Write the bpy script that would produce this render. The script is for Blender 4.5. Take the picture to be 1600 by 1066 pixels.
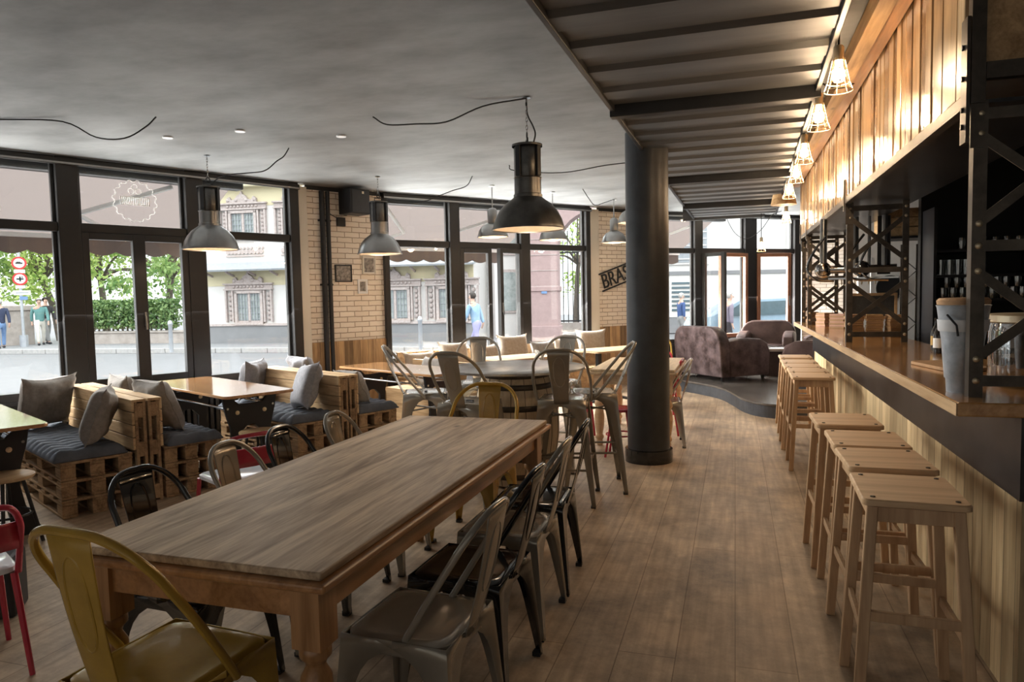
import bpy, bmesh, math, random
from math import sin, cos, pi, radians, atan2, sqrt, exp
from mathutils import Vector, Matrix, noise
random.seed(7)
for o in list(bpy.data.objects): bpy.data.objects.remove(o)
SC = bpy.context.scene
COL = SC.collection

# ------------------------------------------------------------------ camera
FPX = 1100.0
def cam_axes(yaw=.3075, p=.0625, r=.0200):
    F = Vector((-sin(yaw)*cos(p), cos(yaw)*cos(p), -sin(p)))
    R0 = Vector((cos(yaw), sin(yaw), 0)); U0 = R0.cross(F)
    return R0*cos(r)-U0*sin(r), U0*cos(r)+R0*sin(r), F
CR, CU, CF = cam_axes()
EYE = Vector((0, 0, 1.5))
cd = bpy.data.cameras.new('camera'); cam = bpy.data.objects.new('camera', cd); COL.objects.link(cam)
cd.sensor_width = 36; cd.lens = FPX/1600*36; cd.clip_start = .05; cd.clip_end = 300
M = Matrix((CR, CU, -CF)).transposed().to_4x4(); M.translation = EYE
cam.matrix_world = M
SC.camera = cam
def ray(px, py): return CF + CR*((px-800)/FPX) - CU*((py-533)/FPX)
def at(px, py, d): return EYE + ray(px, py)*d

# ------------------------------------------------------------------ world, light, exposure
SC.view_settings.view_transform = 'Standard'
SC.view_settings.look = 'None'
SC.view_settings.gamma = 1
SC.view_settings.use_curve_mapping = False
SC.view_settings.exposure = 0.34
W = bpy.data.worlds.new('overcast_sky'); SC.world = W; W.use_nodes = True
wn = W.node_tree.nodes; wl = W.node_tree.links
bg = wn['Background']; bg.inputs[1].default_value = 1.0
tc = wn.new('ShaderNodeTexCoord'); sx = wn.new('ShaderNodeSeparateXYZ'); wr = wn.new('ShaderNodeValToRGB')
wl.new(tc.outputs['Generated'], sx.inputs[0]); wl.new(sx.outputs['Z'], wr.inputs[0]); wl.new(wr.outputs[0], bg.inputs[0])
wr.color_ramp.elements[0].position = 0.0; wr.color_ramp.elements[0].color = (1.78, 1.83, 1.88, 1)
wr.color_ramp.elements[1].position = 0.6; wr.color_ramp.elements[1].color = (4.3, 4.45, 4.6, 1)

# ------------------------------------------------------------------ materials
def nt(name):
    m = bpy.data.materials.new(name); m.use_nodes = True
    n = m.node_tree.nodes; return m, n, m.node_tree.links, n['Principled BSDF']
def setp(b, **k):
    names = dict(rough='Roughness', metal='Metallic', spec='Specular IOR Level', coat='Coat Weight', coatr='Coat Roughness', sheen='Sheen Weight')
    for a, v in k.items(): b.inputs[names[a]].default_value = v
def c4(c): return (c[0], c[1], c[2], 1)
def simple(name, col, rough=.5, metal=0, var=.12, scale=6, bump=.0, stretch=(1, 1, 1), col2=None, spec=.5, coat=0, per=False):
    m, n, l, b = nt(name); setp(b, rough=rough, metal=metal, spec=spec, coat=coat)
    t = n.new('ShaderNodeTexCoord'); mp = n.new('ShaderNodeMapping'); mp.inputs['Scale'].default_value = stretch
    nz = n.new('ShaderNodeTexNoise'); nz.inputs['Scale'].default_value = scale; nz.inputs['Detail'].default_value = 6; nz.inputs['Roughness'].default_value = .65
    r = n.new('ShaderNodeValToRGB'); r.color_ramp.elements[0].position = .3; r.color_ramp.elements[1].position = .7
    if col2 is None: col2 = [c*(1+var) for c in col]; col = [c*(1-var) for c in col]
    r.color_ramp.elements[0].color = c4(col); r.color_ramp.elements[1].color = c4(col2)
    l.new(t.outputs['Object'], mp.inputs[0]); l.new(mp.outputs[0], nz.inputs[0]); l.new(nz.outputs[0], r.inputs[0]); l.new(r.outputs[0], b.inputs['Base Color'])
    if bump:
        bp = n.new('ShaderNodeBump'); bp.inputs['Strength'].default_value = bump; bp.inputs['Distance'].default_value = .01
        l.new(nz.outputs[0], bp.inputs['Height']); l.new(bp.outputs[0], b.inputs['Normal'])
    return m
def wood(name, c1, c2, axis=1, scale=9, rough=.45, knots=True, dark=None, coat=0, bump=.15, plank=0, plank_axis=0, gap=.03):
    """grain stretched along local axis; optional board divisions across plank_axis every `plank` metres"""
    m, n, l, b = nt(name); setp(b, rough=rough, coat=coat, coatr=.12)
    t = n.new('ShaderNodeTexCoord'); mp = n.new('ShaderNodeMapping')
    s = [1, 1, 1]; s[axis] = .07; mp.inputs['Scale'].default_value = s
    src = t.outputs['Object']; l.new(src, mp.inputs[0])
    vec = mp.outputs[0]
    if plank:
        sp = n.new('ShaderNodeSeparateXYZ'); l.new(src, sp.inputs[0])
        dv = n.new('ShaderNodeMath'); dv.operation = 'DIVIDE'; dv.inputs[1].default_value = plank; l.new(sp.outputs[plank_axis], dv.inputs[0])
        fl = n.new('ShaderNodeMath'); fl.operation = 'FLOOR'; l.new(dv.outputs[0], fl.inputs[0])
        fr = n.new('ShaderNodeMath'); fr.operation = 'FRACT'; l.new(dv.outputs[0], fr.inputs[0])
        wnz = n.new('ShaderNodeTexWhiteNoise'); wnz.noise_dimensions = '1D'; l.new(fl.outputs[0], wnz.inputs['W'])
        off = n.new('ShaderNodeVectorMath'); off.operation = 'SCALE'; l.new(wnz.outputs['Color'], off.inputs[0]); off.inputs['Scale'].default_value = 30
        ad = n.new('ShaderNodeVectorMath'); ad.operation = 'ADD'; l.new(vec, ad.inputs[0]); l.new(off.outputs[0], ad.inputs[1]); vec = ad.outputs[0]
    nz = n.new('ShaderNodeTexNoise'); nz.inputs['Scale'].default_value = scale; nz.inputs['Detail'].default_value = 8; nz.inputs['Distortion'].default_value = 1.2; nz.inputs['Roughness'].default_value = .6
    l.new(vec, nz.inputs[0])
    n2 = n.new('ShaderNodeTexNoise'); n2.inputs['Scale'].default_value = scale*9; n2.inputs['Detail'].default_value = 3; l.new(vec, n2.inputs[0])
    mx = n.new('ShaderNodeMath'); mx.operation = 'MULTIPLY_ADD'; mx.inputs[1].default_value = .35; l.new(n2.outputs[0], mx.inputs[0]); l.new(nz.outputs[0], mx.inputs[2])
    r = n.new('ShaderNodeValToRGB'); r.color_ramp.elements[0].position = .48; r.color_ramp.elements[1].position = .82
    r.color_ramp.elements[0].color = c4(c1); r.color_ramp.elements[1].color = c4(c2); l.new(mx.outputs[0], r.inputs[0])
    outc = r.outputs[0]
    if plank:
        hv = n.new('ShaderNodeHueSaturation'); mr = n.new('ShaderNodeMapRange'); mr.inputs[3].default_value = .65; mr.inputs[4].default_value = 1.25
        l.new(wnz.outputs['Value'], mr.inputs[0]); l.new(mr.outputs[0], hv.inputs['Value']); l.new(outc, hv.inputs['Color']); outc = hv.outputs[0]
        gt = n.new('ShaderNodeMath'); gt.operation = 'LESS_THAN'; gt.inputs[1].default_value = gap; l.new(fr.outputs[0], gt.inputs[0])
        mg = n.new('ShaderNodeMix'); mg.data_type = 'RGBA'; l.new(gt.outputs[0], mg.inputs[0]); l.new(outc, mg.inputs[6]); mg.inputs[7].default_value = (.01, .007, .004, 1); outc = mg.outputs[2]
    if knots:
        vo = n.new('ShaderNodeTexVoronoi'); vo.inputs['Scale'].default_value = 2.6
        mk = n.new('ShaderNodeMapping'); sk = [1.3, 1.3, 1.3]; sk[axis] = .55; mk.inputs['Scale'].default_value = sk; l.new(src, mk.inputs[0]); l.new(mk.outputs[0], vo.inputs[0])
        lt = n.new('ShaderNodeMapRange'); lt.inputs[1].default_value = .02; lt.inputs[2].default_value = .07; lt.inputs[3].default_value = .75; lt.inputs[4].default_value = 0; l.new(vo.outputs['Distance'], lt.inputs[0])
        mg = n.new('ShaderNodeMix'); mg.data_type = 'RGBA'; l.new(lt.outputs[0], mg.inputs[0]); l.new(outc, mg.inputs[6]); mg.inputs[7].default_value = c4(dark or [c*.35 for c in c1]); outc = mg.outputs[2]
    l.new(outc, b.inputs['Base Color'])
    if bump:
        bp = n.new('ShaderNodeBump'); bp.inputs['Strength'].default_value = bump; bp.inputs['Distance'].default_value = .004
        l.new(mx.outputs[0], bp.inputs['Height']); l.new(bp.outputs[0], b.inputs['Normal'])
    return m
def brick(name, c1, c2, mortar, bw=.215, rh=.068, rough=.7, bump=.9):
    m, n, l, b = nt(name); setp(b, rough=rough, spec=.25)
    t = n.new('ShaderNodeTexCoord'); s = n.new('ShaderNodeSeparateXYZ'); cb = n.new('ShaderNodeCombineXYZ')
    l.new(t.outputs['Object'], s.inputs[0]); l.new(s.outputs[0], cb.inputs[0]); l.new(s.outputs[2], cb.inputs[1])
    nz0 = n.new('ShaderNodeTexNoise'); nz0.inputs['Scale'].default_value = 14; l.new(t.outputs['Object'], nz0.inputs[0])
    wob = n.new('ShaderNodeVectorMath'); wob.operation = 'MULTIPLY_ADD'; wob.inputs[1].default_value = (.012, .012, 0); l.new(nz0.outputs['Color'], wob.inputs[0]); l.new(cb.outputs[0], wob.inputs[2])
    bt = n.new('ShaderNodeTexBrick'); l.new(wob.outputs[0], bt.inputs[0])
    bt.inputs['Color1'].default_value = c4(c1); bt.inputs['Color2'].default_value = c4(c2); bt.inputs['Mortar'].default_value = c4(mortar)
    bt.inputs['Scale'].default_value = 1; bt.inputs['Brick Width'].default_value = bw; bt.inputs['Row Height'].default_value = rh; bt.inputs['Mortar Size'].default_value = .006; bt.inputs['Mortar Smooth'].default_value = .35
    nz = n.new('ShaderNodeTexNoise'); nz.inputs['Scale'].default_value = 60; nz.inputs['Detail'].default_value = 5; l.new(t.outputs['Object'], nz.inputs[0])
    mm = n.new('ShaderNodeMath'); mm.operation = 'MULTIPLY_ADD'; mm.inputs[1].default_value = -1; l.new(bt.outputs['Fac'], mm.inputs[0])
    m2 = n.new('ShaderNodeMath'); m2.operation = 'MULTIPLY'; m2.inputs[1].default_value = .5; l.new(nz.outputs[0], m2.inputs[0]); l.new(m2.outputs[0], mm.inputs[2])
    bp = n.new('ShaderNodeBump'); bp.inputs['Strength'].default_value = bump; bp.inputs['Distance'].default_value = .012
    l.new(mm.outputs[0], bp.inputs['Height']); l.new(bp.outputs[0], b.inputs['Normal']); l.new(bt.outputs['Color'], b.inputs['Base Color'])
    return m
def glassy(name, tint=(1, 1, 1), trans=.93, rough=.0, gl=None):
    m = bpy.data.materials.new(name); m.use_nodes = True; n = m.node_tree.nodes; l = m.node_tree.links; n.clear()
    o = n.new('ShaderNodeOutputMaterial'); tr = n.new('ShaderNodeBsdfTransparent'); g = n.new('ShaderNodeBsdfGlossy'); mx = n.new('ShaderNodeMixShader'); lw = n.new('ShaderNodeLayerWeight'); lw.inputs[0].default_value = .5
    tr.inputs[0].default_value = c4([t*trans for t in tint]); g.inputs['Roughness'].default_value = rough
    pw_ = n.new('ShaderNodeMath'); pw_.operation = 'POWER'; pw_.inputs[1].default_value = 4; l.new(lw.outputs['Facing'], pw_.inputs[0]); fr = n.new('ShaderNodeMath'); fr.operation = 'MULTIPLY_ADD'; fr.inputs[1].default_value = .75; fr.inputs[2].default_value = .035; l.new(pw_.outputs[0], fr.inputs[0])
    if gl is None: l.new(fr.outputs[0], mx.inputs[0])
    else:
        ad = n.new('ShaderNodeMath'); ad.operation = 'ADD'; ad.inputs[1].default_value = gl; l.new(fr.outputs[0], ad.inputs[0]); l.new(ad.outputs[0], mx.inputs[0])
    l.new(tr.outputs[0], mx.inputs[1]); l.new(g.outputs[0], mx.inputs[2]); l.new(mx.outputs[0], o.inputs[0])
    return m
def emit(name, col, s):
    m = bpy.data.materials.new(name); m.use_nodes = True; n = m.node_tree.nodes; l = m.node_tree.links; n.clear()
    o = n.new('ShaderNodeOutputMaterial'); e = n.new('ShaderNodeEmission'); e.inputs[0].default_value = c4(col); e.inputs[1].default_value = s; l.new(e.outputs[0], o.inputs[0]); return m
def floor_mat():
    m, n, l, b = nt('worn_oak_floor'); setp(b, spec=.45)
    t = n.new('ShaderNodeTexCoord'); mp = n.new('ShaderNodeMapping'); mp.inputs['Rotation'].default_value = (0, 0, pi/2); l.new(t.outputs['Object'], mp.inputs[0])
    bt = n.new('ShaderNodeTexBrick'); l.new(mp.outputs[0], bt.inputs[0]); bt.offset = .37
    bt.inputs['Scale'].default_value = 1; bt.inputs['Brick Width'].default_value = 2.1; bt.inputs['Row Height'].default_value = .235; bt.inputs['Mortar Size'].default_value = .0025
    bt.inputs['Color1'].default_value = (.335, .25, .175, 1); bt.inputs['Color2'].default_value = (.395, .30, .212, 1); bt.inputs['Mortar'].default_value = (.19, .13, .085, 1)
    g = n.new('ShaderNodeMapping'); g.inputs['Scale'].default_value = (1, .06, 1); l.new(t.outputs['Object'], g.inputs[0])
    nz = n.new('ShaderNodeTexNoise'); nz.inputs['Scale'].default_value = 28; nz.inputs['Detail'].default_value = 8; l.new(g.outputs[0], nz.inputs[0])
    n2 = n.new('ShaderNodeTexNoise'); n2.inputs['Scale'].default_value = 2.2; n2.inputs['Detail'].default_value = 12; n2.inputs['Roughness'].default_value = .78; l.new(t.outputs['Object'], n2.inputs[0])
    a = n.new('ShaderNodeMix'); a.data_type = 'RGBA'; a.blend_type = 'OVERLAY'; a.inputs[0].default_value = .55; l.new(bt.outputs['Color'], a.inputs[6]); l.new(nz.outputs[0], a.inputs[7])
    rr = n.new('ShaderNodeValToRGB'); rr.color_ramp.elements[0].position = .34; rr.color_ramp.elements[1].position = .60; rr.color_ramp.elements[0].color = (.38, .36, .35, 1); rr.color_ramp.elements[1].color = (1.25, 1.2, 1.12, 1); l.new(n2.outputs[0], rr.inputs[0])
    c = n.new('ShaderNodeMix'); c.data_type = 'RGBA'; c.blend_type = 'MULTIPLY'; c.inputs[0].default_value = .85; l.new(a.outputs[2], c.inputs[6]); l.new(rr.outputs[0], c.inputs[7]); l.new(c.outputs[2], b.inputs['Base Color'])
    mr = n.new('ShaderNodeMapRange'); mr.inputs[3].default_value = .30; mr.inputs[4].default_value = .72; l.new(n2.outputs[0], mr.inputs[0]); l.new(mr.outputs[0], b.inputs['Roughness'])
    bp = n.new('ShaderNodeBump'); bp.inputs['Strength'].default_value = .12; bp.inputs['Distance'].default_value = .004; l.new(nz.outputs[0], bp.inputs['Height']); l.new(bp.outputs[0], b.inputs['Normal'])
    return m
def leaf_mat(name, c1, c2, trans=.35):
    m, n, l, b = nt(name); setp(b, rough=.55)
    g = n.new('ShaderNodeNewGeometry'); r = n.new('ShaderNodeValToRGB'); r.color_ramp.elements[0].color = c4(c1); r.color_ramp.elements[1].color = c4(c2)
    l.new(g.outputs['Random Per Island'], r.inputs[0]); l.new(r.outputs[0], b.inputs['Base Color'])
    tl = n.new('ShaderNodeBsdfTranslucent'); l.new(r.outputs[0], tl.inputs[0]); mx = n.new('ShaderNodeMixShader'); mx.inputs[0].default_value = trans
    l.new(b.outputs[0], mx.inputs[1]); l.new(tl.outputs[0], mx.inputs[2]); l.new(mx.outputs[0], n['Material Output'].inputs[0]); return m
MT = {}
def mats():
    D = MT
    D['floor'] = floor_mat()
    D['ceiling'] = simple('dark_grey_ceiling_paint', (.11, .11, .108), .55, var=.1, scale=1.3, col2=(.22, .218, .214), stretch=(1, 1.8, 1))
    D['container'] = simple('dark_painted_steel', (.05, .05, .05), .5, scale=2, stretch=(.3, 3, 3), col2=(.095, .095, .094))
    D['black'] = simple('black_metal_paint', (.012, .012, .013), .45, var=.3)
    D['blackgloss'] = simple('glossy_black_enamel', (.008, .008, .009), .13, var=.2, coat=.5)
    D['frame'] = simple('dark_bronze_window_frame', (.020, .019, .0185), .42, var=.15)
    D['column'] = simple('black_column_paint', (.018, .019, .021), .42, scale=5, col2=(.035, .037, .04), bump=.25)
    D['brick'] = brick('cream_painted_brick', (.78, .68, .56), (.85, .76, .65), (.42, .32, .23), bump=.6)
    D['cream'] = simple('cream_painted_wood', (.62, .56, .46), .55, scale=3, stretch=(1, 1, .2), col2=(.74, .68, .58))
    D['panel'] = wood('reclaimed_pine_boards', (.20, .105, .045), (.52, .33, .16), axis=2, scale=10, plank=.115, plank_axis=0, rough=.55)
    D['pallet'] = wood('raw_pallet_wood', (.14, .08, .04), (.40, .26, .14), axis=1, scale=10, rough=.75)
    D['palletx'] = wood('raw_pallet_wood_cross', (.22, .13, .065), (.50, .34, .19), axis=0, scale=10, rough=.75)
    D['backwood'] = wood('pale_bench_back_boards', (.26, .15, .07), (.62, .43, .24), axis=1, scale=8, rough=.6)
    D['tabletop'] = wood('brushed_pine_tabletop', (.17, .105, .06), (.55, .40, .26), axis=1, scale=11, rough=.5, dark=(.05, .03, .02), bump=.1)
    D['tablebase'] = wood('oiled_pine', (.20, .085, .028), (.44, .22, .09), axis=1, scale=7, rough=.33, coat=.25)
    D['tableleg'] = wood('oiled_pine_leg', (.20, .09, .03), (.44, .23, .10), axis=2, scale=7, rough=.33, coat=.25)
    D['t2top'] = wood('pale_pine_tabletop', (.30, .20, .11), (.55, .40, .24), axis=1, scale=8, rough=.4)
    D['pubtop'] = wood('varnished_mahogany_top', (.33, .15, .06), (.58, .32, .15), axis=1, scale=6, rough=.12, knots=False, coat=.8, bump=.0)
    D['counter'] = wood('varnished_bar_top', (.30, .13, .04), (.56, .30, .11), axis=1, scale=6, rough=.16, coat=.6, bump=.0)
    D['countedge'] = wood('bar_edge_wood', (.30, .18, .09), (.50, .34, .19), axis=1, scale=10, rough=.35)
    D['stool'] = wood('beech_stool_wood', (.36, .21, .11), (.54, .35, .20), axis=2, scale=10, rough=.45, knots=False, bump=.05)
    D['stoolseat'] = wood('beech_seat_wood', (.46, .29, .155), (.66, .45, .27), axis=0, scale=7, rough=.4, knots=False, bump=.05)
    D['clad'] = wood('knotty_pine_cladding', (.36, .24, .12), (.62, .45, .25), axis=2, scale=8, plank=.12, plank_axis=1, rough=.5)
    D['fascia'] = wood('varnished_fascia_boards', (.13, .065, .026), (.44, .26, .12), axis=2, scale=11, rough=.28, coat=.35)
    D['fascia2'] = wood('dark_fascia_boards', (.07, .032, .014), (.30, .165, .075), axis=2, scale=11, rough=.26, coat=.3)
    D['fascia3'] = wood('pale_fascia_boards', (.22, .13, .065), (.58, .40, .22), axis=2, scale=11, rough=.26, coat=.3)
    D['crate'] = wood('crate_wood', (.25, .14, .06), (.50, .32, .16), axis=1, scale=9, rough=.6)
    D['barrel'] = wood('pale_barrel_staves', (.42, .31, .19), (.66, .53, .37), axis=2, scale=9, plank=0, rough=.6)
    D['zinc'] = simple('weathered_zinc', (.30, .29, .28), .32, 1, var=.2, scale=5, col2=(.62, .60, .57))
    D['alu'] = simple('brushed_aluminium', (.36, .36, .355), .33, 1, var=.15, scale=4)
    D['aludark'] = simple('tarnished_dark_lamp_metal', (.10, .098, .094), .34, .9, scale=7, col2=(.20, .195, .185))
    D['lampin'] = simple('cream_reflector', (.62, .50, .38), .35, 0, var=.2, scale=8)
    D['steelchair'] = simple('lacquered_gunmetal_chair', (.29, .255, .205), .24, .45, var=.12, scale=4, coat=.5)
    D['steelpale'] = simple('lacquered_silver_chair', (.50, .475, .43), .24, .6, var=.1, scale=4, coat=.5)
    D['yellow'] = simple('mustard_yellow_enamel', (.38, .225, .035), .26, .1, var=.15, scale=8, coat=.3)
    D['red'] = simple('raspberry_red_enamel', (.38, .025, .045), .25, .05, var=.15, coat=.3)
    D['palered'] = simple('pale_pink_plastic_seat', (.66, .50, .50), .25, 0, var=.05)
    D['whiteseat'] = simple('pale_grey_gloss_seat', (.62, .62, .63), .12, 0, var=.05, coat=.5)
    D['pillow'] = simple('grey_taupe_linen', (.20, .182, .165), .9, scale=30, var=.1, col2=(.29, .262, .24), bump=.3)
    D['pillow2'] = simple('slate_grey_linen', (.21, .21, .225), .9, scale=30, col2=(.32, .31, .325), bump=.3)
    D['pillow3'] = simple('beige_linen', (.32, .255, .195), .9, scale=30, col2=(.43, .36, .29), bump=.3)
    D['mat'] = simple('charcoal_quilted_cotton', (.055, .062, .078), .7, scale=8, col2=(.10, .11, .13), bump=.2)
    D['leather'] = simple('distressed_brown_leather', (.014, .008, .007), .34, scale=6, col2=(.15, .108, .108), bump=.35)
    D['leather2'] = simple('worn_brown_leather', (.025, .013, .011), .42, scale=5, col2=(.07, .042, .037), bump=.3)
    D['chrome'] = simple('polished_steel', (.6, .6, .6), .12, 1, var=.05)
    D['rust'] = simple('waxed_raw_steel', (.045, .037, .03), .40, .6, var=.25, scale=6, col2=(.14, .115, .09))
    D['brass'] = simple('pale_bolt_head', (.72, .60, .42), .3, .8, var=.05)
    D['apron'] = simple('blackened_steel_sheet', (.022, .022, .023), .34, .6, scale=3, col2=(.055, .053, .052))
    D['platside'] = simple('dark_slate_step_side', (.035, .037, .042), .55, scale=6, col2=(.07, .074, .082))
    D['plattop'] = simple('worn_dark_platform_floor', (.045, .038, .033), .22, scale=3, col2=(.12, .105, .092))
    D['cork'] = simple('cork_lid', (.40, .24, .13), .6, var=.15, scale=30)
    D['galv'] = simple('galvanised_bucket', (.30, .33, .36), .3, .35, scale=14, col2=(.55, .58, .62))
    D['bucketband'] = simple('embossed_white_band', (.70, .70, .70), .4, .3, var=.05)
    D['glass'] = glassy('window_glass', (.985, 1, .99), .94)
    D['drink'] = glassy('drinking_glass', (.97, .98, .98), .84, .02, gl=.28)
    D['bottle'] = simple('dark_bottle_glass', (.015, .012, .01), .08, 0, var=.1, coat=.5)
    D['label'] = simple('ochre_bottle_label', (.45, .28, .10), .6)
    D['paper'] = simple('white_card', (.75, .73, .70), .8, var=.04)
    D['photo'] = simple('dark_printed_photo', (.03, .025, .022), .35, scale=26, col2=(.42, .38, .34))
    D['blackboard'] = simple('blackboard', (.012, .012, .012), .6, scale=40, col2=(.035, .035, .035))
    D['plaster'] = simple('pale_plaster', (.62, .60, .57), .7, var=.05)
    D['wallblack'] = simple('black_wall_paint', (.012, .011, .010), .6, var=.2)
    D['card'] = simple('brown_cardboard', (.36, .22, .12), .7, var=.12, scale=12)
    D['card2'] = simple('pinkish_cardboard', (.46, .27, .19), .7, var=.12, scale=12)
    D['awning'] = simple('taupe_awning_canvas', (.27, .22, .20), .85, var=.04, scale=2)
    aw = D['awning'].node_tree; tl = aw.nodes.new('ShaderNodeBsdfTranslucent'); tl.inputs[0].default_value = (.27, .222, .205, 1); mxs = aw.nodes.new('ShaderNodeMixShader'); mxs.inputs[0].default_value = .5
    aw.links.new(aw.nodes['Principled BSDF'].outputs[0], mxs.inputs[1]); aw.links.new(tl.outputs[0], mxs.inputs[2]); aw.links.new(mxs.outputs[0], aw.nodes['Material Output'].inputs[0])
    D['white'] = simple('white_lacquer', (.80, .80, .80), .4, var=.03)
    D['asphalt'] = simple('grey_asphalt', (.155, .155, .16), .85, scale=3, var=.06)
    D['pave'] = simple('pale_pavement', (.21, .21, .215), .85, scale=2, var=.08)
    D['kerb'] = simple('granite_kerb', (.36, .35, .34), .8, var=.15, scale=9)
    D['facade'] = simple('pale_rendered_facade', (.62, .60, .58), .85, scale=.8, var=.04)
    D['facadey'] = simple('pale_yellow_render', (.58, .52, .35), .85, scale=.8, var=.05)
    D['ornament'] = simple('pink_sandstone_ornament', (.33, .27, .25), .85, scale=14, col2=(.50, .44, .42), bump=.6)
    D['sandstone'] = simple('red_sandstone', (.36, .255, .245), .85, scale=5, var=.1)
    D['slate'] = simple('grey_slate_roof', (.30, .32, .34), .7, var=.12, scale=9)
    D['winpane'] = simple('reflective_pane', (.20, .23, .23), .15, 0, scale=5, col2=(.42, .45, .43))
    D['garden'] = simple('garden_stone_wall', (.30, .26, .235), .85, scale=4, col2=(.44, .39, .35), bump=.5)
    D['leaf1'] = leaf_mat('light_green_leaves', (.17, .30, .05), (.52, .62, .20))
    D['leaf2'] = leaf_mat('mid_green_leaves', (.09, .20, .05), (.34, .46, .16))
    D['hedge'] = leaf_mat('hedge_leaves', (.05, .12, .035), (.25, .36, .13), .2)
    D['bark'] = simple('dark_bark', (.10, .08, .065), .9, scale=8, var=.3, bump=.5)
    D['skin'] = simple('skin', (.52, .33, .25), .5, var=.05)
    D['hairg'] = simple('grey_hair', (.42, .40, .38), .8); D['hairb'] = simple('dark_hair', (.04, .03, .025), .7)
    D['blue'] = simple('blue_jacket_cloth', (.05, .09, .22), .85); D['navy'] = simple('navy_jacket_cloth', (.03, .04, .08), .85)
    D['teal'] = simple('teal_jumper', (.12, .26, .25), .85); D['greyc'] = simple('grey_trousers_cloth', (.27, .27, .27), .85)
    D['creamc'] = simple('cream_trousers_cloth', (.62, .59, .53), .85); D['jean'] = simple('blue_jeans', (.16, .26, .45), .85)
    D['lilac'] = simple('lilac_trousers', (.32, .31, .52), .85); D['ltblue'] = simple('light_blue_jacket', (.25, .38, .52), .85); D['purple'] = simple('mauve_grey_coat', (.22, .19, .24), .85)
    D['darkc'] = simple('dark_shirt', (.04, .035, .04), .85); D['shoe'] = simple('dark_shoe', (.03, .03, .035), .5)
    D['carp'] = simple('pale_blue_car_paint', (.30, .42, .52), .2, .3, var=.05, coat=.6); D['carg'] = simple('car_glass', (.08, .12, .14), .08)
    D['signred'] = simple('sign_red', (.55, .03, .03), .4); D['pole'] = simple('galvanised_pole', (.45, .47, .50), .4, .5)
    D['brown'] = simple('varnished_window_brown', (.27, .125, .07), .35, var=.15)
    D['cable'] = simple('black_cable', (.01, .01, .01), .5)
mats()

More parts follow.
